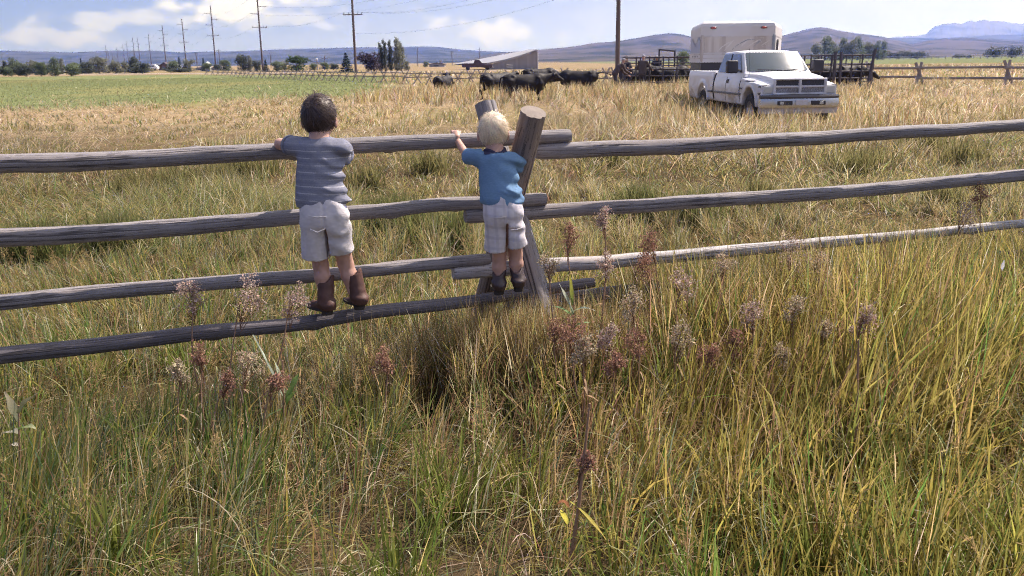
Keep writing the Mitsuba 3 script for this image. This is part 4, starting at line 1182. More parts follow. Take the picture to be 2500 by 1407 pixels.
def grid(nu, nv, fn):
    u, v = np.meshgrid(np.linspace(0, 1, nu), np.linspace(0, 1, nv), indexing='ij')
    p = np.array([fn(a, b) for a, b in zip(u.ravel(), v.ravel())])
    i, j = np.meshgrid(np.arange(nu - 1), np.arange(nv - 1), indexing='ij')
    q = np.stack([i * nv + j, (i + 1) * nv + j, (i + 1) * nv + j + 1, i * nv + j + 1], -1).reshape(-1, 4)
    return p, np.vstack([q[:, [0, 1, 2]], q[:, [0, 2, 3]]])


def screen_pt(a, b):
    z = 1.365 + 0.475 * b
    y = (a - 0.5) * 2 * (0.845 - 0.25 * (z - 1.30))
    return [-1.555 - (z - 1.30) * 1.10 - 0.20 * (z - 1.30) ** 2 - 0.10 * (y / 0.8) ** 2 - 0.035 * (abs(y) / 0.8) ** 6, y, z]


tput('windshield', grid(49, 15, screen_pt), 'mat_glass_dark', True, 'dark windshield with the sun glinting in its corner')
for s in (1, -1):
    def side_pt(a, b, x0=-1.93, x1=-3.00):
        z = 1.325 + 0.48 * b
        return [x0 + (x1 - x0) * a - (z - 1.3) * (1.12 * (1 - a) + 0.25 * a), s * (0.932 - 0.29 * (z - 1.28)), z]
    def side_pt2(a, b):
        z = 1.325 + 0.48 * b
        return [-3.06 - 0.96 * a - (z - 1.3) * (0.25 * (1 - a) - 0.26 * a), s * (0.932 - 0.29 * (z - 1.28)), z]
    tput('window', grid(6, 4, side_pt), 'mat_glass_side', False, 'door window with blue sky reflection put in its colour')
    tput('window', grid(6, 4, lambda a, b: side_pt2(a, b)), 'mat_glass_side', False, 'rear quarter window with blue sky reflection put in its colour')
    tput('window_frame', bar((-3.03, s * 0.925, 1.32), (-3.16, s * 0.775, 1.81), 0.02), 'mat_black_plastic', False)
    # mirrors
    tput('mirror', rhull([(x, s * y, z) for x in (-1.93, -2.05) for y in (1.06, 1.27) for z in (1.36, 1.60)], 0.045), 'mat_black_plastic', 40)
    tput('mirror_arm', bar((-1.97, s * 0.90, 1.36), (-1.98, s * 1.10, 1.42), 0.03), 'mat_black_plastic')
    # handle, trim strips, badge
    tput('door_handle', rbox(-3.00, -2.84, s * 0.965 - 0.02, s * 0.965 + 0.025, 1.03, 1.14, 0.015), 'mat_black_plastic', 40)
    tput('side_moulding', rbox(-4.12, -1.70, s * 0.995 - 0.025, s * 0.995 + 0.020, 0.745, 0.80, 0.012), 'mat_dark_trim', 40)
    tput('side_moulding', rbox(-4.68, -4.30, s * 0.995 - 0.025, s * 0.995 + 0.020, 0.745, 0.80, 0.012), 'mat_dark_trim', 40)
    tput('badge', rbox(-1.80, -1.60, s * 0.997 - 0.01, s * 0.997 + 0.010, 0.90, 0.95, 0.008), 'mat_dark_trim', 40)
    # lamps
    tput('lamp_frame', rhull([(-0.225, s * y, z) for y in (0.64, 0.92) for z in (0.815, 1.025)] + [(-0.40, s * 0.965, z) for z in (0.82, 1.0)], 0.02), 'mat_dark_trim', 40)
    lamp = tput('headlight', rhull([(-0.20, s * y, z) for y in (0.67, 0.89) for z in (0.85, 0.99)] + [(-0.36, s * 0.965, z) for z in (0.855, 0.975)], 0.018), 'mat_lamp_lens', 40, 'rectangular headlight with a turn lamp beside it')
    tput('turn_lamp', rhull([(-0.27, s * 0.935, z) for z in (0.865, 0.965)] + [(-0.38, s * 0.975, z) for z in (0.865, 0.96)], 0.016), 'mat_plate', 40, None, lamp)
    side_y = lambda z: 0.99 - 0.10 * max(0, (z - 0.85) / 0.45) ** 2 - 0.05 * max(0, (0.80 - z) / 0.3)
    for gx in (-1.86, -3.05, -4.215):
        zz = np.linspace(0.56, 1.285, 12)
        v, f, _ = tube([(gx, s * (side_y(z) - 0.002), z) for z in zz], np.full(12, 0.011 if gx > -4 else 0.02), 6)
        tput('door_gap' if gx > -4 else 'bed_gap', (v, f), 'mat_black_plastic')
    # wheels
    for wx in (-1.02, -5.30):
        w0 = trimesh.creation.revolve(np.array([[0.22, -0.11], [0.36, -0.125], [0.395, -0.10], [0.405, -0.04], [0.405, 0.04], [0.395, 0.10], [0.36, 0.125], [0.22, 0.11]]), sections=32)
        R = np.eye(4); R[:3, :3] = [[1, 0, 0], [0, 0, -1], [0, 1, 0]]; R[:3, 3] = [wx, s * 0.86, 0.41]
        k = tput('wheel', moved(w0, R), 'mat_rubber', 40)
        rim = trimesh.creation.revolve(np.array([[0.0, 0.045], [0.07, 0.06], [0.10, 0.03], [0.19, 0.055], [0.215, 0.10], [0.225, 0.105], [0.225, -0.1], [0.0, -0.1]]), sections=32)
        R2 = R.copy()
        if s > 0:
            R2[:3, :3] = R[:3, :3] @ np.diag([1, -1, -1.0])
        tput('rim', moved(rim, R2), 'mat_rim', 40, None, k)
# grille: four openings behind a cross frame
tput('grille', rbox(-0.26, -0.205, -0.62, 0.62, 0.83, 1.17, 0.012), 'mat_black_plastic', 40, 'dark grille split into four by a white cross')
fr = [rbox(-0.23, -0.150, -0.67, 0.67, 1.155, 1.20, 0.018), rbox(-0.23, -0.150, -0.67, 0.67, 0.80, 0.845, 0.018), rbox(-0.22, -0.152, -0.65, 0.65, 0.978, 1.018, 0.015)]
fr += [rbox(-0.22, -0.148, -0.035, 0.035, 0.82, 1.18, 0.015)] + [rbox(-0.22, -0.152, s * 0.645 - 0.035, s * 0.645 + 0.035, 0.81, 1.19, 0.018) for s in (-1, 1)]
tput('grille_frame', cat(*fr), 'mat_paint_white', 40)
for z in np.concatenate([np.linspace(0.865, 0.96, 5), np.linspace(1.035, 1.135, 5)]):
    tput('grille_slat', box(-0.207, -0.190, -0.61, 0.61, z - 0.006, z + 0.006), 'mat_dark_trim')
# bumper
bp = [(-0.02 - 0.13 * abs(y) ** 3, y) for y in np.linspace(-1.0, 1.0, 15)]


def bumper(z0, z1, grow, thick=0.14):
    out = []
    for (x0, y0), (x1, y1) in zip(bp[:-1], bp[1:]):
        out.append(manifold3d.Manifold.hull_points(np.array([(x + grow - d, y * 1.0, z) for x, y in ((x0, y0), (x1, y1)) for z, d in ((z0, 0.02), (z1, 0.02), ((z0 + z1) / 2, 0)) for d in (d, thick)])))
    m = out[0]
    for o in out[1:]:
        m = m + o
    return m


tput('bumper', bumper(0.50, 0.71, 0.03), 'mat_chrome', 30, 'dull chrome front bumper with two dark openings')
tput('bumper_strip', bumper(0.713, 0.80, 0.015, 0.12), 'mat_dark_trim', 30)
tput('air_dam', bumper(0.34, 0.497, -0.05, 0.05), 'mat_paint_dusty', 30)
for s in (-1, 1):
    tput('bumper_opening', rbox(-0.05, 0.022 - 0.01, s * 0.42 - 0.19, s * 0.42 + 0.19, 0.555, 0.66, 0.012), 'mat_black_plastic', 40)
    tput('fog_lamp', rbox(-0.03, 0.017, s * 0.50 - 0.05, s * 0.50 + 0.05, 0.57, 0.645, 0.012), 'mat_lamp_lens', 40)
    tput('wiper', bar((-1.585, s * 0.02 + 0.08, 1.372), (-1.66, s * 0.60 + 0.02, 1.405), 0.014), 'mat_black_plastic')
tput('number_plate', rbox(0.012, 0.028, -0.16, 0.16, 0.56, 0.68, 0.004), 'mat_plate', 40, 'blank looking pale front number plate')
tput('underbody', rbox(-6.7, -0.4, -0.62, 0.62, 0.36, 0.60, 0.05), 'mat_black_plastic', 40)
# drip rails and aerial
tput('aerial', bar((-1.62, -0.80, 1.19), (-1.72, -0.80, 1.95), 0.004), 'mat_black_plastic')

# ------------------------------------------------------------------ the enclosed trailer behind it
mat('trailer_skin', prin(proc(lambda p, n, uv: mix((0.58, 0.57, 0.60), (0.49, 0.465, 0.455), fbm(p.x * 2.5, p.y * 2.5, p.z * 0.8, 3))), 0.5))


def dust_panel(p, n, uv):
    a = fbm(p.x * 1.8, p.y * 1.8, p.z * 1.5, 4)
    c = mix((0.47, 0.43, 0.405), (0.56, 0.52, 0.495), a)
    return mix(c, mi.Color3f(0.30, 0.25, 0.22), smoothstep(0.55, 0.75, fbm(p.x * 6, p.y * 6, p.z * 0.5, 3)) * 0.5)


mat('trailer_front', prin(proc(dust_panel), 0.55))
mat('mural_dark', prin((0.27, 0.29, 0.33), 0.6)); mat('mural_pale', prin((0.60, 0.57, 0.55), 0.6)); mat('mural_blue', prin((0.36, 0.38, 0.47), 0.6))
trailer = thing('cargo_trailer', 'tall dusty white enclosed trailer with rounded roof edge and faded mural behind the pickup', 'trailer')
YT = 28.5
fl, frr = across(1705, YT), across(1881, YT)
wT = frr[0] - fl[0]
FX0, FX1 = fl[0], frr[0]
BL, BR = across(1681, YT + 1.5)[0], across(1898, YT + 1.2)[0]
ztop = 2.72
LEN = 5.2


def tsec(z0, z1, grow, back=LEN, r=0.0):
    pl = np.array([(FX0 - grow, YT - grow), (FX1 + grow, YT - grow), (BR + grow, YT + 1.2), (BR * (YT + back) / (YT + 1.2) + grow - 0.05, YT + back), (BL * (YT + back) / (YT + 1.5) - grow + 0.15, YT + back), (BL - grow, YT + 1.5)])
    return manifold3d.Manifold.hull_points(np.array([(x, y, z) for x, y in pl for z in (z0, z1)]))


def roofcap():
    pts = []
    for z, g in ((ztop - 0.44, 0.012), (ztop - 0.16, 0.008), (ztop - 0.07, -0.03), (ztop - 0.02, -0.09), (ztop, -0.16)):
        for x, y in ((FX0 - g, YT - g), (FX1 + g, YT - g), (BR + g, YT + 1.2), (BR * (YT + LEN) / (YT + 1.2) + g - 0.05, YT + LEN), (BL * (YT + LEN) / (YT + 1.5) - g + 0.15, YT + LEN), (BL - g, YT + 1.5)):
            pts.append((x, y, z - (0.08 if y > YT + 1 else 0)))
    return manifold3d.Manifold.hull_points(np.array(pts))


part(trailer, 'body', mikit.ply(cat(tsec(1.50, ztop - 0.44, 0)), 'mat_trailer_skin', 25))
part(trailer, 'roof', mikit.ply(cat(roofcap()), 'mat_trailer_skin', False), 'rounded pale roof cap')
part(trailer, 'front_panel', mikit.ply(box(FX0 + 0.10, FX1 - 0.08, YT - 0.012, YT + 0.02, 1.78, ztop - 0.46), 'mat_trailer_front'), 'tan front panel with a faded swirling mural')
part(trailer, 'corner_post', mikit.ply(cat(rhull([(FX0 + 0.03, YT, z) for z in (1.55, ztop - 0.45)], 0.055)), 'mat_trailer_front', 40))
part(trailer, 'corner_post', mikit.ply(cat(rhull([(FX1 - 0.02, YT, z) for z in (1.55, ztop - 0.45)], 0.055)), 'mat_mural_dark', 40))
for s in (0.16, 0.80):
    xc = FX0 + wT * (s if s < 0.5 else 0.845)
    m = trimesh.creation.icosphere(3, 1.0); m.apply_scale((0.085, 0.03, 0.034)); m.apply_translation((xc, YT - 0.035, ztop - 0.20))
    part(trailer, 'marker_lamp', mikit.ply(m, 'mat_red_lens', True), 'small oval red marker lamp')
    m2 = m.copy(); m2.apply_translation((0, 0.012, 0)); c = m2.centroid; m2.vertices = (m2.vertices - c) * 1.22 + c
    part(trailer, 'lamp_bezel', mikit.ply(m2, 'mat_dark_trim', True))
part(trailer, 'skirt', mikit.ply(cat(tsec(1.485, 1.765, 0.025)), 'mat_trailer_skin', 25), 'ribbed pale lower band')
part(trailer, 'base', mikit.ply(cat(tsec(0.45, 1.48, -0.03)), 'mat_black_plastic', 25), 'dark open underside')
for z in (1.60, 1.72):
    part(trailer, 'rib', mikit.ply(cat(tsec(z, z + 0.025, 0.04)), 'mat_trailer_front', 25))
# mural: a few painted swooshes and flakes of peeled film on the front panel
rngm = np.random.default_rng(4)
for k in range(7):
    x0, z0 = FX0 + wT * (0.22 + 0.10 * k), 1.80 + 0.03 * k
    t = np.linspace(0, 1, 14)
    px_, pz_ = x0 + (0.5 + 0.1 * k) * t, z0 + 0.55 * np.sin(t * (1.6 + 0.1 * k)) * (0.8 if k % 2 else 0.55)
    m = (px_ < FX1 - 0.12) & (pz_ < ztop - 0.55)
    if m.sum() > 3:
        pts = np.stack([px_[m], np.full(m.sum(), YT - 0.014), pz_[m]], 1)
        v, f, _ = tube(pts, np.interp(np.arange(m.sum()), [0, m.sum() / 2, m.sum()], [0.006, 0.020, 0.004]), 6, squash=0.9)
        v[:, 1] = YT - 0.0135 + (v[:, 1] - (YT - 0.014)) * 0.12
        part(trailer, 'mural_stroke', mikit.ply((v, f), ('mat_mural_pale', 'mat_mural_dark')[k % 3 == 2], True))
fl_v, fl_f = [], []
for k in range(26):
    c = np.array([FX0 + wT * rngm.uniform(0.35, 0.95), YT - 0.0155, rngm.uniform(1.85, ztop - 0.5)])
    a = np.sort(rngm.uniform(0, 2 * np.pi, 5)); r = rngm.uniform(0.008, 0.028)
    pts = c + np.stack([np.cos(a) * r, 0 * a, np.sin(a) * r * rngm.uniform(0.4, 1)], 1)
    fl_f += [[len(fl_v), len(fl_v) + i + 1, len(fl_v) + i + 2] for i in range(3)]
    fl_v += pts.tolist()
part(trailer, 'peeled_flakes', mikit.ply((np.array(fl_v), np.array(fl_f)), 'mat_mural_pale'), 'pale flakes of peeled film', 'stuff')
# tree skyline painted on the side that slants back at the left
a0, a1 = np.array([FX0 - 0.012, YT + 0.02]), np.array([BL - 0.012, YT + 1.5])
xs = np.linspace(0.02, 0.98, 41)
hts = 1.42 + 0.62 + 0.18 * np.abs(((xs * 9) % 1) - 0.5) * 2 + 0.10 * np.sin(xs * 9)
tvv, tff = [], []
for k, (s, hh) in enumerate(zip(xs, hts)):
    q = a0 + (a1 - a0) * s
    tvv += [[q[0], q[1], 1.78], [q[0], q[1], hh]]
    if k:
        tff += [[2 * k - 2, 2 * k, 2 * k + 1], [2 * k - 2, 2 * k + 1, 2 * k - 1]]
part(trailer, 'side_mural', mikit.ply((np.array(tvv), np.array(tff)), 'mat_mural_blue'), 'blue grey tree skyline painted on the slanting side')
for k in range(4):
    q = a0 + (a1 - a0) * (0.2 + 0.16 * k)
    part(trailer, 'vent', mikit.ply(box(q[0] - 0.02, q[0] + 0.004, q[1] - 0.02, q[1] + 0.02, 1.64, 1.69), 'mat_black_plastic'))
for s, z0, z1 in ((0.35, ztop - 0.75, ztop - 0.56), (0.30, 1.8, ztop - 0.6)):
    q = np.array([FX1, YT]) + (np.array([BR, YT + 1.2]) - np.array([FX1, YT])) * s
    part(trailer, 'door_latch', mikit.ply(cat(rbox(q[0] - 0.0, q[0] + 0.05, q[1] - 0.03, q[1] + 0.03, z0, z1, 0.01)), 'mat_dark_trim', 40))
for yy in (2.2, 3.1):
    for xx in (BL + 0.55, BR + 0.25):
        w0 = trimesh.creation.cylinder(radius=0.36, height=0.2, sections=24)
        R = np.eye(4); R[:3, :3] = [[0, 0, 1], [0, 1, 0], [-1, 0, 0]]; R[:3, 3] = [xx, YT + yy, 0.36]
        part(trailer, 'wheel', mikit.ply(moved(w0, R), 'mat_rubber', 40))

# ------------------------------------------------------------------ the old dark pickup on the road
mat('rust_paint', prin((0.055, 0.028, 0.032), 0.5))
old = thing('pickup_truck', 'old dark maroon pickup on the road in front of the low barn', 'truck')
c = across(1167, 172)
OM = rotz(rad(3), (c[0], 172, 0.03))


def oput(name, m, material, s=30, label=None):
    return part(old, name, mikit.ply(moved(m, OM), material, s), label)


oput('bed', rhull([(x, y, z) for x in (-2.85, -0.75) for y in (-0.9, 0.9) for z in (0.62, 1.25)], 0.06), 'mat_rust_paint')
oput('cab', rhull([(x, y, 0.62) for x in (-0.75, 1.0) for y in (-0.85, 0.85)] + [(x, y, 1.25) for x in (-0.75, 1.0) for y in (-0.85, 0.85)], 0.06), 'mat_rust_paint')
oput('cab_roof', rhull([(x, y, 1.25) for x in (-0.72, 0.75) for y in (-0.8, 0.8)] + [(x, y, 1.86) for x in (-0.55, 0.25) for y in (-0.68, 0.68)], 0.07), 'mat_rust_paint')
oput('window', rhull([(x, -0.83, 1.32) for x in (-0.45, 0.5)] + [(x, -0.74, 1.72) for x in (-0.40, 0.15)], 0.02), 'mat_glass_dark')
oput('windshield', rhull([(0.80, y, 1.32) for y in (-0.7, 0.7)] + [(0.37, y, 1.74) for y in (-0.6, 0.6)], 0.02), 'mat_lamp_lens', 30, 'pale windshield with the sun glare put into its colour')  # pale lens material stands for sun glare on the glass
oput('hood', rhull([(x, y, z) for x in (0.9, 2.55) for y in (-0.72, 0.72) for z in (0.6, 1.12)], 0.10), 'mat_rust_paint')
oput('fender', rhull([(x, -0.92, z) for x in (1.15, 2.5) for z in (0.55, 0.92)], 0.10), 'mat_rust_paint')
oput('bumper', rbox(2.72, 2.85, -0.85, 0.85, 0.45, 0.75, 0.03), 'mat_chrome')
oput('tailgate', rbox(-2.98, -2.90, -0.88, 0.88, 0.65, 1.28, 0.02), 'mat_dark_trim')
for wx in (-1.9, 1.75):
    for s in (-0.78, 0.78):
        w0 = trimesh.creation.cylinder(radius=0.37, height=0.22, sections=24)
        R = np.eye(4); R[:3, :3] = [[1, 0, 0], [0, 0, -1], [0, 1, 0]]; R[:3, 3] = [wx, s, 0.37]
        oput('wheel', moved(w0, R), 'mat_rubber')

# ------------------------------------------------------------------ trees
def leaf_fn(lo, hi):
    return {'type': 'principledthin', 'base_color': VCOL, 'roughness': 0.6, 'diff_trans': 1.0, 'spec_trans': 0.0, 'eta': 1.4}


mat('leaf', leaf_fn(0, 0))
mat('bark', {'type': 'diffuse', 'reflectance': proc(lambda p, n, uv: mix((0.10, 0.08, 0.07), (0.20, 0.165, 0.14), fbm(p.x * 6, p.y * 6, p.z * 1.5, 3)))})


def crown(lobes, n, size, base, var, seed, shell=0.55):
    """Leaf clumps spread through a crown made of ellipsoid lobes (centre, radii)."""
    rng = np.random.default_rng(seed)
    lobes = [(np.array(c, float), np.array(r, float)) for c, r in lobes]
    wts = np.array([np.prod(r) ** 0.67 for _, r in lobes]); wts /= wts.sum()
    k = rng.choice(len(lobes), n, p=wts)
    d = rng.normal(0, 1, (n, 3)); d /= np.linalg.norm(d, axis=1, keepdims=True)
    rr = (shell + (1 - shell) * rng.random(n) ** 0.6)[:, None]
    C, R = np.array([c for c, _ in lobes])[k], np.array([r for _, r in lobes])[k]
    q = meshkit.fbm(d * 2.2 + k[:, None] * 7, 3, seed)
    P = C + d * R * rr * (0.45 + 1.1 * q)[:, None]
    keep = q > 0.24
    P, d, k = P[keep], d[keep], k[keep]
    n = len(P)
    a = rng.normal(0, 1, (n, 3)); a /= np.linalg.norm(a, axis=1, keepdims=True)
    b = np.cross(a, d + rng.normal(0, 0.6, (n, 3))); b /= np.linalg.norm(b, axis=1, keepdims=True) + 1e-9
    s = size * 1.25 * rng.uniform(0.5, 1.5, (n, 1))
    v = np.stack([P - a * s, P + b * s * 0.55, P + a * s, P - b * s * 0.6], 1).reshape(-1, 3)
    f = (np.array([[0, 1, 2], [0, 2, 3]])[None] + (np.arange(n) * 4)[:, None, None]).reshape(-1, 3)
    col = np.asarray(base) * rng.uniform(1 - var, 1 + var, (n, 1)) * (0.7 + 0.6 * rng.random(len(lobes))[k])[:, None]
    return v, f, np.repeat(np.clip(col, 0.01, 0.9), 4, 0)


def trunk_mesh(h, r, seed, limbs=5, spread=0.35, lo=0.35):
    rng = np.random.default_rng(seed)
    t = np.linspace(0, 1, 7)
    base = np.stack([0.03 * h * np.sin(t * 3 + seed), 0.03 * h * np.cos(t * 2 + seed) - 0.03 * h * cos(seed), t * h * 0.9], 1)
    out = [tube(base, r * (1 - 0.85 * t), 7)[:2]]
    for i in range(limbs):
        s = lo + (0.85 - lo) * i / max(limbs - 1, 1)
        p0 = base[int(s * 6)]
        a = rng.uniform(0, 2 * np.pi)
        e = p0 + np.array([np.cos(a), np.sin(a), rng.uniform(0.5, 1.2)]) * h * spread * rng.uniform(0.6, 1.0)
        out.append(tube([p0, (p0 + e) / 2 + [0, 0, 0.03 * h], e], [r * 0.5 * (1 - s * 0.6), r * 0.3, r * 0.08], 5)[:2])
    return cat(*out)


def kind_round(seed, n=2000, base=(0.075, 0.10, 0.045), wide=0.42):
    rng = np.random.default_rng(seed)
    L = [((rng.uniform(-0.22, 0.22), rng.uniform(-0.22, 0.22), rng.uniform(0.42, 0.80)), (wide * rng.uniform(0.4, 0.75), wide * rng.uniform(0.4, 0.75), rng.uniform(0.13, 0.24))) for _ in range(9)]
    L += [((rng.uniform(-0.3, 0.3), rng.uniform(-0.25, 0.25), 0.25), (wide * 0.5, wide * 0.5, 0.2)) for _ in range(4)]
    return crown(L, n, 0.030, base, 0.45, seed), trunk_mesh(0.8, 0.03, seed)


def kind_poplar(seed, n=1600, base=(0.06, 0.085, 0.045), wide=0.13):
    rng = np.random.default_rng(seed)
    L = [((rng.uniform(-0.05, 0.05), rng.uniform(-0.05, 0.05), z), (wide * (1.15 - abs(z - 0.35) * 1.05) * rng.uniform(0.7, 1.1), wide * (1.15 - abs(z - 0.35) * 1.05), 0.09)) for z in np.linspace(0.10, 0.93, 12)]
    return crown(L, n, 0.020, base, 0.45, seed, 0.4), trunk_mesh(0.95, 0.022, seed, 4, 0.12)


def kind_spruce(seed, n=2000, base=(0.045, 0.07, 0.062), wide=0.30):
    L = []
    rng = np.random.default_rng(seed)
    for z in np.linspace(0.06, 0.94, 13):
        r = wide * (1 - z) ** 0.9 + 0.012
        for a in np.arange(6) * 1.047 + z * 9:
            L.append(((np.cos(a) * r * 0.6, np.sin(a) * r * 0.6, z - 0.03 * rng.random()), (r * 0.5 + 0.008, r * 0.5 + 0.008, 0.030)))
    return crown(L, n, 0.020, base, 0.4, seed, 0.3), trunk_mesh(0.96, 0.022, seed, 3, 0.06)


def kind_shrub(seed, n=2000, base=(0.065, 0.085, 0.045), wide=0.6):
    rng = np.random.default_rng(seed)
    L = [((rng.uniform(-wide, wide), rng.uniform(-0.2, 0.2), rng.uniform(0.25, 0.68)), (rng.uniform(0.2, 0.34), rng.uniform(0.2, 0.3), rng.uniform(0.2, 0.33))) for _ in range(15)]
    return crown(L, n, 0.032, base, 0.45, seed), trunk_mesh(0.6, 0.03, seed, 6, 0.5, 0.15)


GRN, DK, GREY, PURP = (0.15, 0.18, 0.11), (0.10, 0.115, 0.09), (0.22, 0.23, 0.18), (0.06, 0.048, 0.06)
KINDS = {}
for nm, fn, base, wide, seeds in (('leafy', kind_round, GRN, 0.42, (1, 2, 3)), ('grey', kind_round, GREY, 0.40, (4, 5, 6)), ('dark', kind_round, DK, 0.44, (7, 8)), ('tall', kind_poplar, GRN, 0.22, (9, 10)), ('poplar', kind_poplar, DK, 0.13, (11, 12, 13)),
                                  ('pale_poplar', kind_poplar, GREY, 0.18, (14, 15)), ('spruce', kind_spruce, (0.045, 0.066, 0.06), 0.27, (16, 17)), ('shrub', kind_shrub, DK, 0.6, (18, 19)), ('purple', kind_round, PURP, 0.52, (20,)), ('big', kind_round, (0.07, 0.10, 0.04), 0.5, (21,))):
    KINDS[nm] = []
    for sd in seeds:
        (cv, cf, cc), tm = fn(sd, base=base, wide=wide)
        KINDS[nm].append((mikit.ply((cv, cf), 'mat_leaf', False, color=cc), mikit.ply(tm, 'mat_bark', True), cv))


def tree(name, label, kind, px, ptop, pbot, pw, Y, var=0, group=None):
    """A tree whose crown fills the photograph's columns px +- pw/2 from row ptop down to row pbot, Y metres away."""
    cr, tr, cv = KINDS[kind][var % len(KINDS[kind])]
    base = across(px, Y)
    top = at(px, ptop, Y)[2]
    h = max(top, 1.0)
    w = pw * Y / FPX
    sx = 0.96 * w / (np.percentile(cv[:, 0], 97) - np.percentile(cv[:, 0], 3))
    sz = h / np.percentile(cv[:, 2], 99.3)
    M = np.eye(4); M[:3, 3] = base
    a = 0.9 * var
    M[:3, :3] = np.array([[cos(a), -sin(a), 0], [sin(a), cos(a), 0], [0, 0, 1]]) @ np.diag([sx, sx, sz])
    k = thing(name, label, 'tree' if 'tree' in name or name in ('spruce', 'poplar') else ('hedge' if name == 'hedge' else 'bush'), group)
    for nm, sh in (('crown', cr), ('trunk', tr)):
        part(k, nm, {**sh, 'to_world': tw(M)})
    return k


L5 = lambda zx, zy: (zx * 0.224, 80 + zy * 0.224)
row = [('leafy', 95, 375, 480, 80, 165), ('dark', 280, 345, 480, 140, 165), ('leafy', 450, 325, 475, 110, 165), ('tall', 605, 265, 470, 120, 165), ('leafy', 780, 345, 465, 130, 165),
       ('poplar', 60, 310, 430, 60, 215), ('tall', 150, 275, 430, 120, 215), ('leafy', 230, 330, 430, 110, 215), ('dark', 320, 345, 430, 120, 225), ('grey', 385, 305, 435, 120, 215), ('dark', 520, 350, 430, 110, 225), ('pale_poplar', 680, 280, 435, 70, 215), ('leafy', 835, 330, 435, 120, 215), ('spruce', 897, 283, 400, 40, 230),
       ('dark', 960, 318, 435, 120, 215), ('grey', 1090, 262, 435, 150, 210), ('grey', 1180, 345, 435, 100, 215), ('grey', 1265, 308, 435, 150, 205), ('grey', 1360, 320, 430, 80, 215), ('dark', 1465, 262, 430, 90, 220), ('dark', 1550, 330, 435, 160, 200), ('leafy', 1000, 350, 435, 110, 225), ('leafy', 20, 370, 435, 90, 225), ('grey', 1430, 340, 430, 90, 225),
       ('leafy', 1890, 310, 415, 110, 225), ('spruce', 1965, 260, 410, 45, 235), ('grey', 2060, 290, 415, 110, 225), ('spruce', 2225, 280, 390, 45, 250), ('leafy', 2270, 328, 410, 80, 240), ('leafy', 2455, 298, 440, 110, 225), ('dark', 2370, 345, 420, 70, 250)]
WHAT = {'leafy': 'green leafy tree', 'dark': 'dark rounded tree', 'grey': 'grey green loose tree', 'tall': 'tall pointed green tree', 'poplar': 'narrow dark poplar', 'pale_poplar': 'pale slender poplar', 'spruce': 'dark pointed spruce'}
ORD = ['first', 'second', 'third', 'fourth', 'fifth', 'sixth', 'seventh', 'eighth', 'ninth', 'tenth']
side_of = lambda q: 'at the near edge of the mown field' if q[5] == 165 else ('in the far row behind the mown field' if q[1] < 1700 else 'behind the line of tall poles')
tot_ = {}
for i, (kd, zx, zt, zb, zw, Y) in enumerate(row):
    px, pt = L5(zx, zt)
    where = side_of((kd, zx, zt, zb, zw, Y))
    nm = {'spruce': 'spruce', 'poplar': 'poplar', 'pale_poplar': 'poplar'}.get(kd, 'tree')
    tot_[(kd, where)] = tot_.get((kd, where), 0) + 1
    n_ = sum(1 for q in row if q[0] == kd and side_of(q) == where)
    rank = sorted(q[1] for q in row if q[0] == kd and side_of(q) == where).index(zx)
    say = ('leftmost ' if rank == 0 and n_ > 1 else 'rightmost ' if rank == n_ - 1 and n_ > 1 else ORD[rank] + ' ' if n_ > 1 else '')
    tree(nm, f'{say}{WHAT[kd]} {where}' + (' from the left' if say.strip() in ORD else ''), kd, px, pt, 80 + zb * 0.224, zw * 0.224, Y, i, f'{WHAT[kd]}s {where}' if n_ > 1 else None)
for i, (px, pt, w, lab) in enumerate([(60, 163, 130, 'low hedge at the far left behind the mown field'), (190, 164, 150, 'low hedge below the second group of far trees on the left'), (330, 165, 140, 'low hedge in front of the vanishing end of the poles'), (440, 166, 90, 'low hedge between the gabled house and the third pole')]):
    tree('hedge', lab, 'shrub', px, pt, 0, w, 222, i)
L4 = lambda zx, zy: (560 + zx * 0.2, 60 + zy * 0.2)
for i, (nm, lab, kd, zx, zt, zw, Y) in enumerate([
    ('tree', 'dark leafy tree just left of the pole with a double crossarm', 'dark', 170, 370, 140, 205), ('poplar', 'slim pale poplar next to the dark leafy tree by the pole', 'pale_poplar', 258, 380, 60, 205), ('bush', 'low dark bush at the foot of the crossarm pole', 'dark', 340, 440, 100, 195),
    ('spruce', 'small dark spruce just right of the crossarm pole', 'spruce', 447, 432, 70, 200), ('tree', 'loose green tree between the crossarm pole and the big round tree', 'leafy', 580, 452, 120, 215), ('tree', 'pale tree left of the big round green tree', 'grey', 680, 450, 80, 220), ('round_tree', 'big round green tree standing alone in the middle of the row', 'big', 850, 383, 235, 190),
    ('tree', 'small green tree right of the big round tree', 'leafy', 1035, 478, 80, 230), ('tree', 'low green tree behind the street lamp', 'leafy', 1160, 466, 100, 240), ('tree', 'low dark green tree left of the blue spruce', 'dark', 1270, 476, 110, 245), ('spruce', 'blue green spruce just left of the bare pole', 'spruce', 1432, 352, 125, 165),
    ('round_tree', 'dark purple leaved round tree right of the bare pole', 'purple', 1700, 345, 220, 170), ('poplar', 'first dark poplar of the clump beside the purple tree', 'poplar', 1850, 232, 70, 175), ('poplar', 'second dark poplar of the clump, thin and tall', 'poplar', 1903, 192, 62, 175),
    ('poplar', 'third dark poplar of the clump with a thin tip', 'poplar', 1968, 200, 64, 176), ('poplar', 'pale tallest poplar at the right of the clump', 'pale_poplar', 2055, 170, 90, 177), ('poplar', 'pale poplar at the right edge of the clump', 'pale_poplar', 2100, 205, 80, 178), ('bush', 'grey green bush at the right foot of the poplars', 'grey', 2160, 440, 90, 185), ('bush', 'far low bush right of the poplar clump', 'leafy', 2400, 452, 60, 300)]):
    px, pt = L4(zx, zt)
    tree(nm, lab, kd, px, pt, 0, zw * 0.2, Y, i)
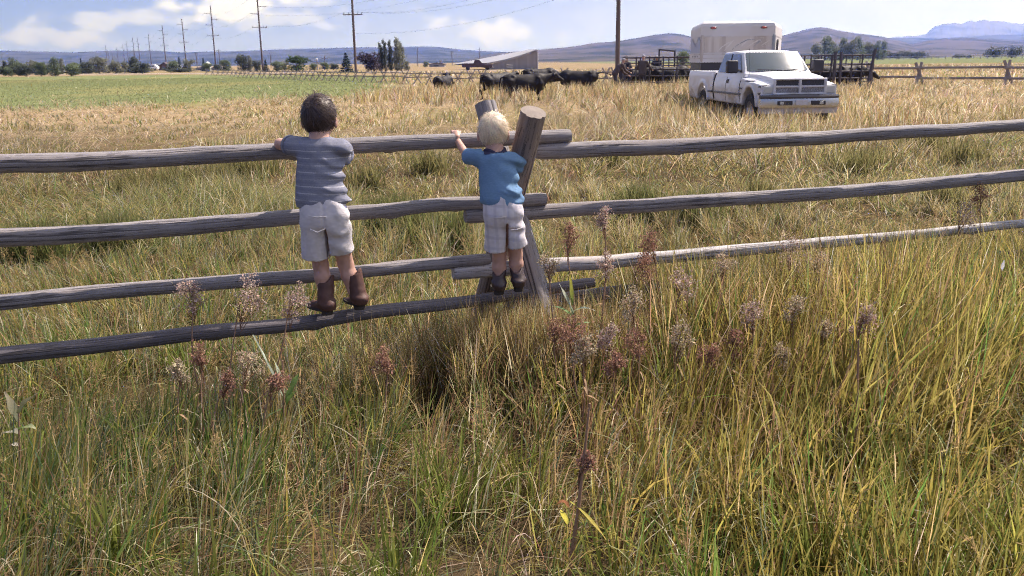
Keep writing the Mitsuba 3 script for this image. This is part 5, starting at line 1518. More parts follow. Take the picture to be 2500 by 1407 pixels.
L2 = lambda zx, zy: (1960 + zx * 0.216, 60 + zy * 0.216)
for i, (nm, lab, kd, zx, zt, zw, Y) in enumerate([
    ('tree', 'grey tree at the left end of the clump behind the white pickup', 'grey', 150, 215, 100, 420), ('tree', 'tall loose grey tree in the clump right of the windshield glare', 'tall', 250, 132, 150, 430), ('tree', 'lower grey tree in the clump behind the right pen', 'grey', 345, 205, 110, 440), ('tree', 'tall leaning dark tree near the middle of the right clump', 'tall', 445, 150, 110, 430),
    ('tree', 'broad grey tree in the middle of the right clump', 'grey', 530, 180, 110, 425), ('tree', 'tallest dark tree in the right clump', 'tall', 615, 138, 110, 430), ('tree', 'low grey tree between the two tall dark ones of the right clump', 'grey', 690, 208, 90, 440), ('tree', 'loose grey tree left of the last two in the right clump', 'grey', 750, 205, 90, 435), ('tree', 'dark tree next to last in the right clump', 'tall', 840, 190, 80, 425), ('tree', 'dark tree at the right end of the right clump', 'tall', 900, 180, 80, 428),
    ('hedge', 'long low hedge of bushes right of the tree clump', 'shrub', 1080, 300, 270, 480), ('hedge', 'long low hedge of bushes before the second hill', 'shrub', 1290, 300, 260, 480), ('hedge', 'dark thick hedge near the right edge of the picture', 'shrub', 2160, 262, 250, 430), ('hedge', 'dark tall end of the thick hedge by the right edge', 'shrub', 2360, 248, 200, 430), ('bush', 'small bush in the middle of the right meadow', 'shrub', 1760, 336, 130, 470), ('bush', 'small bush left of the thick dark hedge', 'shrub', 1880, 338, 90, 480)]):
    px, pt = L2(zx, zt)
    tree(nm, lab, kd, px, pt, 0, zw * 0.216, Y, i)
tree('tree', 'green tree between the frame gate and the white trailer', 'leafy', 1668, 126, 0, 26, 150, 0)
tree('bush', 'low green bush behind the frame gate', 'shrub', 1600, 143, 0, 26, 150, 1)

# ------------------------------------------------------------------ utility poles and wires
mat('pole_wood', {'type': 'diffuse', 'reflectance': proc(lambda p, n, uv: mix((0.10, 0.08, 0.075), (0.20, 0.155, 0.135), fbm(p.x * 9, p.y * 9, p.z * 0.6, 3)))})
mat('insulator', prin((0.25, 0.24, 0.25), 0.4))
mat('wire', prin((0.10, 0.10, 0.11), 0.6))
line = [(642, 216, 'with its crossarms left of the big round tree'), (528, 272, 'second in the receding line'), (456, 345, 'third in the receding line'), (407, 395, 'fourth in the receding line'), (371, 500, 'fifth in the receding line'), (344, 560, 'sixth in the receding line'), (332, 556, 'seventh in the receding line'), (316, 640, 'eighth in the receding line'), (306, 730, 'ninth in the receding line'), (291, 810, 'tenth in the receding line'), (278, 960, 'third from the vanishing end of the line'), (268, 985, 'short one next to last at the vanishing end'), (264, 745, 'leftmost of all')]
PB, ARMS = [], []
ldir = across(528, 272) - across(642, 216); ldir /= np.linalg.norm(ldir)
perp = np.array([1.0, 0.12, 0]); perp /= np.linalg.norm(perp)
for i, (px, Y, say) in enumerate(line):
    b = across(px, Y)
    H = 18.4
    k = thing('utility_pole', f'tall dark utility pole with staggered crossarms, {say}' if say else 'tiny far utility pole at the vanishing end of the receding line', 'utility pole', None if say else 'far utility poles at the end of the line')
    part(k, 'pole', mikit.ply(tube([b - [0, 0, 0.5], b + [0, 0, H * 0.5], b + [0, 0, H]], [0.22, 0.18, 0.13], 10)[:2], 'mat_pole_wood', 40))
    tips = []
    for z, s0, s1 in ((16.3, -1.9, 0.1), (14.6, -0.1, 1.9), (13.0, -1.9, 0.1), (9.9, -1.7, 1.7)):
        p0, p1 = b + perp * s0 + [0, 0, z + 0.10 * (s0 < -1)], b + perp * s1 + [0, 0, z + 0.10 * (s1 > 1)]
        part(k, 'crossarm', mikit.ply(bar(p0, p1, 0.075, 6), 'mat_pole_wood'))
        tips.append(p0 if s0 < -1 else p1)
    if i < 5:
        for s in (-1.6, 0.9, 1.6):
            part(k, 'insulator', mikit.ply(bar(b + perp * s + [0, 0, 9.95], b + perp * s + [0, 0, 10.35], 0.07), 'mat_insulator'))
    PB.append(b); ARMS.append(tips)
b = across(869, 166)
k = thing('utility_pole', 'dark utility pole with one short crossarm beside the purple tree', 'utility pole')
part(k, 'pole', mikit.ply(tube([b - [0, 0, 0.5], b + [0, 0, 7], b + [0, 0, 15.5]], [0.24, 0.21, 0.17], 12)[:2], 'mat_pole_wood', 40))
za = at(862, 36, 166)[2]
arm = [b + [-1.75, 0, za], b + [1.75, 0, za]]
part(k, 'crossarm', mikit.ply(bar(arm[0], arm[1], 0.09), 'mat_pole_wood'))
for s in (-1.6, -0.7, 0.8, 1.6):
    part(k, 'insulator', mikit.ply(bar(b + [s, 0, za], b + [s, 0, za + 0.38], 0.07), 'mat_insulator'))
b2 = across(1507, 88)
k = thing('utility_pole', 'thick brown pole standing behind the people at the cattle pen', 'utility pole')
part(k, 'pole', mikit.ply(tube([b2 - [0, 0, 0.5], b2 + [0, 0, 6], b2 + [0, 0, 13]], [0.225, 0.20, 0.17], 14)[:2], 'mat_pole_wood', 40))
for i, (px, pt, Y) in enumerate(((386 + 1717 * 0 + 96, 128, 420), (538, 120, 420), (662, 127, 430), (794, 138, 300), (1020, 117, 420), (1104, 124, 430), (1171, 117, 420), (775, 146, 250))):
    b = across(px, Y); H = at(px, pt, Y)[2]
    k = thing('utility_pole', f'{ORD[[0, 1, 2, 4, 5, 6, 7, 3][i]]} thin far utility pole from the left before the blue hills', 'utility pole', 'thin far utility poles before the hills')
    part(k, 'pole', mikit.ply(tube([b, b + [0, 0, H]], [0.16, 0.12], 8)[:2], 'mat_pole_wood', 40))
    part(k, 'crossarm', mikit.ply(bar(b + [-1.1, 0, H - 0.7], b + [1.1, 0, H - 0.7], 0.07), 'mat_pole_wood'))
bl = across(775, 235)
k = thing('street_lamp', 'white topped lamp post right of the big round tree', 'lamp post')
part(k, 'post', mikit.ply(tube([bl, bl + [0, 0, at(774, 146, 235)[2]]], [0.09, 0.06], 8)[:2], 'mat_insulator', 40))
m = trimesh.creation.icosphere(2, 0.30); m.apply_translation(bl + [0, 0, at(774, 145, 235)[2]])
part(k, 'lamp', mikit.ply(m, 'mat_paint_white', True))


def wire(p, q, sag, group, label):
    t = np.linspace(0, 1, 26)[:, None]
    P = np.asarray(p) + (np.asarray(q) - np.asarray(p)) * t - np.array([0, 0, 1.0]) * sag * 4 * t * (1 - t)
    k = numbered('power_line')
    scene[k] = mikit.ply(tube(P, np.full(26, 0.013), 5)[:2], 'mat_wire', True)
    tag(k, label, 'power line', group)


for a in range(4):
    for j in range(4):
        wire(ARMS[a][j], ARMS[a + 1][j], 1.6, 'wires along the receding pole line', f'{("top", "second", "third", "lowest")[j]} thin wire of the {ORD[a]} span from the right along the receding poles')
off = PB[0] + (PB[0] - PB[1])
for j, dx in enumerate((-1.6, 1.7)):
    for i, z in enumerate(((16.4, 24), (14.6, 21.5), (13.0, 19.5))):
        if j == 0:
            wire(ARMS[0][i], [16 + 2 * i, 120, z[1]], 4.5, 'wires from the nearest crossarm pole to the right', f'{("top", "middle", "lower")[i]} thin wire swinging from the nearest crossarm pole up to the right')
wire(PB[0] + perp * 1.6 + [0, 0, 10.3], arm[0] + [0, 0, 0.3], 1.0, None, 'thin wire sagging from the crossarm pole to the pole by the purple tree')
for i, s in enumerate((0.8, 1.6)):
    wire(b2 * 0 + across(869, 166) + [s, 0, za + 0.4], [30 + 4 * i, 95, 24 - i], 5.2, 'wires from the short crossarm to the right', f'{("left", "right")[i]} thin wire rising from the short crossarm to the top of the picture')
wire(across(869, 166) + [0.2, 0, za - 3.2], [34, 95, 20], 4.5, None, 'lowest thin wire crossing the sky behind the thick brown pole')

# ------------------------------------------------------------------ buildings
mat('barn_wall', {'type': 'twosided', 'b': {'type': 'diffuse', 'reflectance': proc(lambda p, n, uv: mix((0.26, 0.24, 0.24), (0.38, 0.355, 0.35), 0.6 * noise(dr.floor(p.x * 2.2) * 3.7, 1.0) + 0.5 * fbm(p.x * 1.5, p.z * 1.5, 0, 3)))}})
mat('barn_roof', {'type': 'twosided', 'b': {'type': 'principled', 'base_color': proc(lambda p, n, uv: mix((0.22, 0.215, 0.235), (0.30, 0.29, 0.30), fbm(p.x * 0.6, p.y * 0.6, 0, 3))), 'roughness': 0.45}})
mat('house_wall', prin((0.13, 0.085, 0.07), 0.8)); mat('roof_dark', prin((0.08, 0.06, 0.06), 0.8)); mat('pale_wall', prin((0.38, 0.36, 0.36), 0.8)); mat('bright_white', prin((0.78, 0.78, 0.78), 0.5))
barn = thing('hay_barn', 'low grey barn with one long roof sloping down to the left', 'barn')
A, B, C, D = at(1187, 154, 185), at(1311, 120.5, 185), at(1296, 120.5, 200), at(1103, 157, 212)
A2, B2 = across(1187, 185), across(1306, 185)
q = lambda *p: (np.array(p), np.array([[0, 1, 2, 3]]))
mid = (A + B) / 2 + [0, 0, -0.35]
n = 14
tt = np.linspace(0, 1, n)[:, None]
near = A + (B - A) * tt - np.array([0, 0, 1.0]) * 0.30 * 4 * tt * (1 - tt); far = D + (C - D) * tt
rvv = np.stack([near, far], 1).reshape(-1, 3)
rq = np.array([[2 * i, 2 * i + 2, 2 * i + 3, 2 * i + 1] for i in range(n - 1)])
under = rvv - [0, 0, 0.22]
rim_ = [[2 * i, 2 * i + 2, 2 * i + 2 + 2 * n, 2 * i + 2 * n] for i in range(n - 1)]
part(barn, 'roof', mikit.ply((np.vstack([rvv, under]), np.vstack([rq, rq[:, ::-1] + 2 * n, rim_])), 'mat_barn_roof'), 'long grey metal roof')
wv = np.vstack([near - [0, -0.4, 0.30], np.stack([near[:, 0], near[:, 1] + 0.4, 0 * near[:, 0]], 1)])
part(barn, 'wall', mikit.ply((wv, np.array([[i, i + 1, n + i + 1, n + i] for i in range(n - 1)])), 'mat_barn_wall'))
part(barn, 'wall', mikit.ply(q([B[0] - 0.2, B[1] + 0.4, B[2] - 0.3], [C[0] - 0.2, C[1], C[2] - 0.3], [C[0] - 0.2, C[1], 0], [B[0] - 0.2, B[1] + 0.4, 0]), 'mat_barn_wall'))
part(barn, 'post', mikit.ply(bar([B[0] + 0.1, B[1] + 0.1, 0], [B[0] + 0.1, B[1] + 0.1, B[2] - 0.2], 0.14), 'mat_pale_wall'))
for k in range(2):
    part(barn, 'rail', mikit.ply(bar(at(1236, 158 + k * 6, 184), at(1252, 160 + k * 6, 184), 0.08), 'mat_pale_wall'))


def house(name, label, px0, px1, pwall, pridge, Y, wallm, roofm, depth=7):
    a, b_ = across(px0, Y), across(px1, Y)
    hw, hr = at(px0, pwall, Y)[2], at((px0 + px1) / 2, pridge, Y)[2]
    k = thing(name, label, 'house' if 'house' in name else 'shed')
    x0, x1 = a[0], b_[0]
    xm = (x0 + x1) / 2
    prof = [(x0, 0), (x1, 0), (x1, hw), (xm, hr), (x0, hw)]
    m = manifold3d.Manifold.hull_points(np.array([(x, y, z) for x, z in prof for y in (Y, Y + depth)]))
    part(k, 'wall', mikit.ply(cat(m), wallm))
    for sx in (-1, 1):
        xe = x0 - 0.4 if sx < 0 else x1 + 0.4
        ze = hw - 0.4 * (hr - hw) / (xm - x0)
        m = manifold3d.Manifold.hull_points(np.array([(x, y, z + dz) for x, z in ((xe, ze), (xm, hr)) for y in (Y - 0.5, Y + depth + 0.5) for dz in (0.03, 0.22)]))
        part(k, 'roof', mikit.ply(cat(m), roofm))
    part(k, 'window', mikit.ply(box(xm - 1.2, xm + 0.6, Y - 0.06, Y + 0.02, hw * 0.35, hw * 0.8), 'mat_glass_dark'))
    part(k, 'door', mikit.ply(box(xm + 1.2, xm + 2.1, Y - 0.05, Y + 0.02, 0.05, 2.1), 'mat_pale_wall'))
    return k


house('gable_house', 'brown gabled house behind the tall poles on the left', 388, 417, 163, 154, 330, 'mat_house_wall', 'mat_roof_dark')
house('shed', 'long low grey shed between the second and third poles', 478, 508, 168.5, 165, 300, 'mat_pale_wall', 'mat_barn_roof')
house('shed', 'long low grey shed left of the crossarm pole', 514, 540, 168, 164.5, 300, 'mat_pale_wall', 'mat_barn_roof')
house('shed', 'far low grey shed right of the poplars', 1048, 1085, 158, 154.5, 330, 'mat_pale_wall', 'mat_roof_dark')
house('farm_house', 'pale house nearly hidden in the clump of trees behind the right pen', 2036, 2058, 128, 121, 445, 'mat_pale_wall', 'mat_barn_roof')
tank = thing('white_tank', 'small white tank standing by the grey sheds', 'tank')
m = trimesh.creation.capsule(height=2.0, radius=0.75); m.apply_translation(across(509, 255) + [0, 0, 0.8])
part(tank, 'shell', mikit.ply(m, 'mat_bright_white', True))
part(tank, 'stand', mikit.ply(box(*(across(509, 255)[0] + np.array([-0.7, 0.7])), 254.4, 255.6, 0, 0.5), 'mat_pole_wood'))
for i, (px, lab) in enumerate(((372, 'white parked van left of the brown gabled house'), (427, 'pale parked van just right of the brown gabled house'))):
    v0 = thing('van', lab, 'van'); c = across(px, 315)
    part(v0, 'body', mikit.ply(cat(rhull([(c[0] + x, 315 + y, z) for x in (-2.1, 2.1) for y in (-0.8, 0.8) for z in (0.7, 1.3)] + [(c[0] + x, 315 + y, 1.9) for x in (-2.0, 1.2) for y in (-0.7, 0.7)], 0.12)), 'mat_bright_white', 40))
    part(v0, 'window', mikit.ply(box(c[0] - 1.5, c[0] + 1.1, 314.04, 314.2, 1.3, 1.75), 'mat_glass_dark'))
    for s in (-1.3, 1.3):
        w0 = trimesh.creation.cylinder(radius=0.36, height=0.25, sections=16)
        R = np.eye(4); R[:3, :3] = [[1, 0, 0], [0, 0, -1], [0, 1, 0]]; R[:3, 3] = [c[0] + s, 314.2, 0.36]
        part(v0, 'wheel', mikit.ply(moved(w0, R), 'mat_rubber', 40))

# ------------------------------------------------------------------ jack-leg fences in the distance
def buck_fence(key_label, pts, top, r, legw, rails, group=None):
    """pts: foot of every buck; rails: heights of the rails that run from buck to buck."""
    k = thing('jack_leg_fence', key_label, 'fence')
    for i, p in enumerate(pts):
        s = legw * RNG.uniform(0.85, 1.15)
        h = top * RNG.uniform(0.93, 1.07)
        m = cat(bar(p + [-s, -0.25, -0.1], p + [s * 0.75, 0.25, h], r), bar(p + [s, -0.25, -0.1], p + [-s * 0.75, 0.10, h], r))
        part(k, 'buck', mikit.ply(m, 'mat_wood_far'))
        if i:
            for z in rails:
                part(k, 'rail', mikit.ply(bar(pts[i - 1] + [-0.2, 0, z + RNG.normal(0, 0.03)], p + [0.2, 0, z + RNG.normal(0, 0.03)], r * 0.85), 'mat_wood_far'))
    return k


mat('wood_far', {'type': 'diffuse', 'reflectance': proc(lambda p, n, uv: mix((0.20, 0.165, 0.15), (0.34, 0.30, 0.28), fbm(p.x * 3, p.y * 3, p.z * 3, 2)))})
bx = [505, 520, 533, 545, 556, 567, 577, 588, 598, 608, 619, 635, 646, 661, 674, 687, 699, 711, 723, 737, 751, 765, 780, 794, 812, 829, 848, 869, 889, 914, 938, 962, 990, 1020, 1049, 1084, 1119, 1150, 1178, 1210, 1245]
P = []
for px in bx:
    Y = np.interp(px, [500, 620, 760, 900, 1060, 1250], [155, 112, 92, 79, 66, 60])
    P.append(across(px, Y))
buck_fence('long low jack leg fence of crossed poles at the far side of the pasture', P, 1.0, 0.042, 0.34, (0.50, 0.82))
P = [across(px, Y) for px, Y in ((2120, 54), (2241, 50), (2456, 47.5), (2690, 45))]
buck_fence('jack leg fence of crossed poles right of the metal pen', P, 1.32, 0.085, 0.27, (0.42, 0.95))
P = [across(px, Y) for px, Y in ((1378, 70), (1480, 64), (1500, 63))]
buck_fence('short piece of jack leg fence between the cattle and the people', P, 1.05, 0.06, 0.34, (0.35, 0.75))
k = thing('paddock_fence', 'far pale rail fence at the back of the right meadow', 'fence')
for i in range(22):
    px = 2155 + i * 17
    p = across(px, 395)
    part(k, 'post', mikit.ply(bar(p, p + [0, 0, 1.5], 0.12), 'mat_wood_far'))
    if i and i != 10:
        for z in (0.7, 1.35):
            part(k, 'rail', mikit.ply(bar(across(px - 17, 395) + [0, 0, z], p + [0, 0, z], 0.09), 'mat_pale_wall'))

# ------------------------------------------------------------------ cattle, pens and the people beside them
mat('cow_black', prin(proc(lambda p, n, uv: mix((0.008, 0.007, 0.010), (0.022, 0.019, 0.023), fbm(p.x * 9, p.y * 9, p.z * 9, 3))), 0.6, specular=0.22))
mat('cow_tag', prin((0.6, 0.5, 0.15), 0.6))


def cow_sdf(pose):
    hd, hu, swing = pose                                      # head forward, head height, tail swing
    def f(P):
        q = P.copy()
        d = seg(P, (-0.70, 0, 0.93), (0.42, 0, 0.92), 0.29, 0.30, (1.0, 0.80, 1.12))
        d = smin(0.12, d, ell(P, (-0.05, 0, 0.78), (0.62, 0.345, 0.36)), ell(P, (-0.80, 0, 0.98), (0.28, 0.255, 0.30)), ell(P, (0.52, 0, 0.90), (0.30, 0.25, 0.41)))
        d = smin(0.045, d, seg(P, (-0.66, 0.19, 1.19), (-0.66, -0.19, 1.19), 0.06, 0.06), seg(P, (-1.0, 0.1, 1.15), (-1.0, -0.1, 1.15), 0.06, 0.06), ell(P, (0.44, 0, 1.22), (0.24, 0.09, 0.11)), seg(P, (-0.95, 0, 1.20), (0.40, 0, 1.22), 0.05, 0.05))
        d = smin(0.05, d, seg(P, (0.46, 0.2, 1.08), (0.56, 0.22, 0.82), 0.08, 0.11), seg(P, (0.46, -0.2, 1.08), (0.56, -0.22, 0.82), 0.08, 0.11))
        hx, hz = 0.62 + hd, hu
        sy = pose[2] * 0.22
        d = smin(0.12, d, seg(P, (0.60, 0, 1.02), (hx, sy, hz), 0.26, 0.145, (1, 0.72, 1)))
        d = smin(0.05, d, seg(P, (hx, sy, hz + 0.02), (hx + 0.34, sy * 1.8, hz - 0.20), 0.135, 0.082), ell(P, (hx + 0.02, sy, hz + 0.06), (0.13, 0.115, 0.12)), ell(P, (hx + 0.36, sy * 1.8, hz - 0.22), (0.085, 0.085, 0.075)))
        for s in (-1, 1):
            d = smin(0.02, d, seg(P, (hx - 0.04, sy + s * 0.10, hz + 0.08), (hx - 0.08, sy + s * 0.25, hz + 0.05), 0.035, 0.045, (1, 1, 1.3)))
            d = smin(0.06, d, seg(P, (0.52, s * 0.17, 0.85), (0.50, s * 0.17, 0.42), 0.135, 0.068))
            d = smin(0.03, d, seg(P, (0.50, s * 0.17, 0.42), (0.52 + 0.06 * s, s * 0.17, 0.04), 0.062, 0.052), ell(P, (0.54 + 0.06 * s, s * 0.17, 0.04), (0.085, 0.062, 0.05)))
            d = smin(0.08, d, seg(P, (-0.78, s * 0.15, 0.92), (-0.64, s * 0.17, 0.58), 0.20, 0.105))
            d = smin(0.04, d, seg(P, (-0.64, s * 0.17, 0.58), (-0.86 - 0.07 * s, s * 0.17, 0.42), 0.095, 0.066))
            d = smin(0.03, d, seg(P, (-0.86 - 0.07 * s, s * 0.17, 0.42), (-0.80 - 0.07 * s, s * 0.17, 0.04), 0.062, 0.05), ell(P, (-0.77 - 0.07 * s, s * 0.17, 0.04), (0.085, 0.062, 0.05)))
        d = smin(0.05, d, seg(P, (0.75, 0, 0.62), (0.45, 0, 0.50), 0.08, 0.12))                                   # brisket
        d = smin(0.03, d, ell(P, (-0.42, 0, 0.50), (0.16, 0.13, 0.10)))
        return d - 0.016 * (meshkit.fbm(P * 5, 2, 3) - 0.5)
    return surface(f, (-1.25, -0.6, -0.02), (1.75, 0.6, 1.65), 0.038)


def tail(up):
    pts = [(-1.03, 0, 1.13), (-1.14, 0, 1.12), (-1.20, 0, 0.92), (-1.20, 0.02, 0.55), (-1.19, 0.02, 0.40)] if not up else [(-1.03, 0, 1.13), (-1.18, 0, 1.17), (-1.42, 0, 1.15), (-1.62, 0, 1.08), (-1.70, 0, 1.02)]
    return tube(pts, [0.045, 0.035, 0.024, 0.03, 0.05], 7)[:2]


COWS = {'level': cow_sdf((0.62, 1.18, 0.3)), 'raised': cow_sdf((0.48, 1.45, 0.6)), 'turned': cow_sdf((0.42, 1.30, 1.6)), 'low': cow_sdf((0.66, 0.80, 0.2))}
PLY = {k: mikit.ply(v, 'mat_cow_black', True) for k, v in COWS.items()}
TAILS = [mikit.ply(tail(u), 'mat_cow_black', True) for u in (False, True)]


def cow(label, px, Y, ang, pose, scale=1.0, up=False, z=0.0):
    k = thing('cow', label, 'cow')
    p = across(px, Y)
    M = rotz(rad(ang), (p[0], Y, z)) @ np.diag([scale, scale, scale * 0.88, 1])
    part(k, 'body', {**PLY[pose], 'to_world': tw(M)})
    part(k, 'tail', {**TAILS[int(up)], 'to_world': tw(M)})
    return k


cow('black calf like cow alone at the left, its head turned right', 1086, 45.0, 66, 'turned', 0.84)
cow('black cow in the middle group seen from behind, left of the head', 1218, 40.0, 48, 'level', 0.98)
cow('black cow in the middle group walking right with its head out', 1287, 37.6, 12, 'level', 0.96)
cow('grey backed black cow half hidden behind the middle group', 1322, 52, 20, 'low', 1.04)
cow('black cow right of the middle group with its tail lifted', 1408, 44.5, 172, 'low', 0.98, True)
cow('black cow in the left pen with its head above the back of the others', 1622, 50.5, 165, 'raised', 1.06)
cow('black cow filling the left pen just left of the white pickup', 1640, 48.6, 8, 'low', 1.08)
cow('black cow at the left end of the left pen', 1560, 50.2, 15, 'level', 1.0)
cow('black cow at the back of the left pen behind the standing man', 1592, 51.5, 5, 'low', 1.02)
cow('black cow in the right pen nearest the pickup', 2016, 45.0, 175, 'low', 1.05)
cow('black cow in the right pen by its far corner', 2068, 46.5, 8, 'low', 1.05)
cow('black cow at the back of the right pen', 2046, 48.0, 190, 'level', 1.0)

mat('pen_steel', prin((0.075, 0.065, 0.08), 0.42, metallic=0.35))


def panel(pen, a, b, hs, nposts, r=0.030, top=1.75):
    a, b = np.asarray(a, float), np.asarray(b, float)
    for z in hs:
        part(pen, 'rail', mikit.ply(bar(a + [0, 0, z], b + [0, 0, z], r, 8), 'mat_pen_steel', 40))
    for i in range(nposts):
        p = a + (b - a) * i / (nposts - 1)
        part(pen, 'post', mikit.ply(bar(p, p + [0, 0, top], r * 1.25, 8), 'mat_pen_steel', 40))


HS = (0.28, 0.60, 0.92, 1.24, 1.68)
pen = thing('cattle_pen', 'dark steel cattle pen left of the white pickup with a tall frame gate', 'cattle pen')
a, b = across(1520, 48), across(1720, 45.5)
panel(pen, a, b, (0.12, 0.45, 0.78, 1.10, 1.42, 1.70), 7)
panel(pen, across(1520, 48), across(1528, 54), HS, 3)
panel(pen, across(1528, 54), across(1700, 54), HS, 6)
g0, g1 = across(1607, 52.5), across(1645, 51)
gz = at(1609, 121, 52.5)[2]; gz1 = at(1646, 125, 51)[2]
part(pen, 'frame_gate', mikit.ply(cat(bar(g0, g0 + [0, 0, gz], 0.05, 8), bar(g1, g1 + [0, 0, gz1], 0.05, 8), bar(g0 + [0, 0, gz], g1 + [0, 0, gz1], 0.05, 8)), 'mat_pen_steel', 40), 'tall dark square frame of the walk through gate')
pen2 = thing('cattle_pen', 'dark steel cattle pen right of the white pickup', 'cattle pen')
a, b = across(1950, 44), across(2124, 44)
panel(pen2, a, b, HS, 8, top=1.72)
panel(pen2, b, across(2128, 50), HS, 4, top=1.85)
panel(pen2, across(1960, 50), across(2128, 50), HS, 6)
p = across(2033, 43.8)
part(pen2, 'gate_post', mikit.ply(cat(bar(p, p + [0, 0, 1.86], 0.075, 8), bar(p + [0.28, 0, 0], p + [0.28, 0, 1.84], 0.065, 8)), 'mat_pen_steel', 40), 'pair of thick posts where two panels meet')
p = across(2124, 43.8)
part(pen2, 'corner_post', mikit.ply(bar(p + [-0.18, 0, 0], p + [0.10, 0, 1.95], 0.07, 8), 'mat_pen_steel', 40), 'leaning corner post')

# --- adults
mat('coat_brown', prin((0.075, 0.052, 0.054), 0.85)); mat('jeans_dark', prin((0.045, 0.042, 0.062), 0.85)); mat('shirt_dark', prin((0.035, 0.03, 0.04), 0.85)); mat('cap_pale', prin((0.27, 0.265, 0.30), 0.8)); mat('hat_black', prin((0.03, 0.025, 0.03), 0.7)); mat('shirt_khaki', prin((0.075, 0.058, 0.06), 0.85))


def adult(label, base, face, lean, arms, step, shirt, trousers, hat, hatkind, h=1.76):
    """face: heading in degrees; lean: forward bend of the trunk; arms: hand points (forward, side, up) per side."""
    k = thing('person', label, 'person')
    s = h / 1.76
    hipz = 0.92
    up = lambda d: np.array([sin(rad(lean)) * d, 0, hipz + cos(rad(lean)) * d])
    chest, neck = up(0.34), up(0.55)
    head = neck + np.array([sin(rad(lean * 0.6)) * 0.16 + 0.03, 0, cos(rad(lean * 0.6)) * 0.16])
    sh = [neck + [-0.02, y, -0.05] for y in (-0.19, 0.19)]
    hands = [np.array(a, float) for a in arms]
    elb = [(a + b) / 2 + np.array([-0.05, 0.06 * (1 if a[1] > 0 else -1), -0.10]) for a, b in zip(sh, hands)]
    feet = [np.array([step[0], -0.11, 0.0]), np.array([step[1], 0.11, 0.0])]
    hips = [np.array([0, y, hipz - 0.04]) for y in (-0.095, 0.095)]
    knees = [(a + b) / 2 + [0.06, 0, 0.0] for a, b in zip(hips, feet)]

    def body(P):
        d = ell(P, head, (0.095, 0.078, 0.115))
        d = smin(0.02, d, ell(P, head + [0.09, 0, -0.02], (0.02, 0.014, 0.02)))
        d = smin(0.03, d, seg(P, neck + [-0.01, 0, -0.02], head + [-0.01, 0, -0.06], 0.055, 0.055))
        d = smin(0.05, d, seg(P, up(0.0), chest, 0.12, 0.14, (0.8, 1.2, 1)))
        for i in (0, 1):
            d = smin(0.03, d, seg(P, sh[i], elb[i], 0.048, 0.040), seg(P, elb[i], hands[i], 0.040, 0.028))
            fd = hands[i] - elb[i]; fd /= np.linalg.norm(fd)
            pc = hands[i] + fd * 0.05
            d = smin(0.012, d, seg(P, hands[i], pc, 0.03, 0.036))
            sd = np.cross(fd, [0, 0, 1.0]); sd /= np.linalg.norm(sd) + 1e-9
            for q in (-1.5, -0.5, 0.5, 1.5):
                d = smin(0.006, d, seg(P, pc + sd * q * 0.018, pc + fd * (0.085 - 0.008 * abs(q)) + sd * q * 0.021 - [0, 0, 0.03], 0.011, 0.008))
            d = smin(0.008, d, seg(P, pc - sd * 0.03, pc - sd * 0.055 + fd * 0.04, 0.012, 0.009))
            d = smin(0.04, d, seg(P, hips[i], knees[i], 0.085, 0.058), seg(P, knees[i], feet[i] + [0, 0, 0.08], 0.056, 0.042))
        return d
    top = max(head[2] + 0.2, max(x[2] for x in hands) + 0.15)
    ex = max(0.45, max(abs(x[0]) for x in hands) + 0.25, abs(head[0]) + 0.2)
    lo, hi = (-max(0.35, -min(step) + 0.2), -0.6, -0.02), (ex, 0.6, top)
    M = rotz(rad(face), tuple(base)) @ np.diag([s, s, s, 1])
    scene[k] = {**mikit.ply(surface(body, lo, hi, 0.022), 'mat_skin', True), 'to_world': tw(M)}

    def coat(P):
        d = seg(P, up(-0.10), chest, 0.155, 0.175, (0.78, 1.22, 1))
        d = smin(0.05, d, seg(P, sh[0], sh[1], 0.075, 0.075))
        for i in (0, 1):
            d = smin(0.03, d, seg(P, sh[i], elb[i], 0.068, 0.058), seg(P, elb[i], elb[i] + (hands[i] - elb[i]) * 0.85, 0.058, 0.048))
        d = d - 0.022 * (meshkit.fbm(P * 8, 2, 5) - 0.5)
        return np.maximum(d, (hipz - 0.12) - P[:, 2])

    def legs(P):
        d = seg(P, up(0.06), up(-0.06), 0.135, 0.14, (0.85, 1.15, 1))
        for i in (0, 1):
            d = smin(0.04, d, seg(P, hips[i], knees[i], 0.102, 0.076), seg(P, knees[i], feet[i] + [0, 0, 0.06], 0.074, 0.066))
        return np.maximum(d - 0.016 * (meshkit.fbm(P * 9, 2, 6) - 0.5), 0.05 - P[:, 2])

    shoe = lambda f: (lambda P: smin(0.02, seg(P, f + [-0.05, 0, 0.05], f + [0.15, 0, 0.035], 0.05, 0.038), seg(P, f + [-0.01, 0, 0.05], f + [-0.01, 0, 0.16], 0.05, 0.05)))
    for nm, fn, mt in (('jacket', coat, shirt), ('trousers', legs, trousers), ('shoe', shoe(feet[0]), 'mat_boot_dark'), ('shoe', shoe(feet[1]), 'mat_boot_dark')):
        part(k, nm, {**mikit.ply(surface(fn, lo, hi, 0.026), mt, True), 'to_world': tw(M)})

    def cap(P):
        c = head + [0.0, 0, 0.035]
        d = np.maximum(ell(P, c, (0.107, 0.092, 0.105)), (c[2] + 0.0) - P[:, 2])
        if hatkind == 'cap':
            d = np.minimum(d, np.maximum(ell(P, c + [0.10, 0, 0.0], (0.11, 0.075, 0.016)), -9))
        else:
            d = np.minimum(d, ell(P, c + [0, 0, 0.0 + 0.0], (0.20, 0.175, 0.018)))
            d = smin(0.02, d, ell(P, c + [0, 0, 0.07], (0.10, 0.08, 0.085)))
        return d
    part(k, 'hat', {**mikit.ply(surface(cap, head - 0.26, head + [0.3, 0.26, 0.3], 0.018), hat, True), 'to_world': tw(M)})
    return k


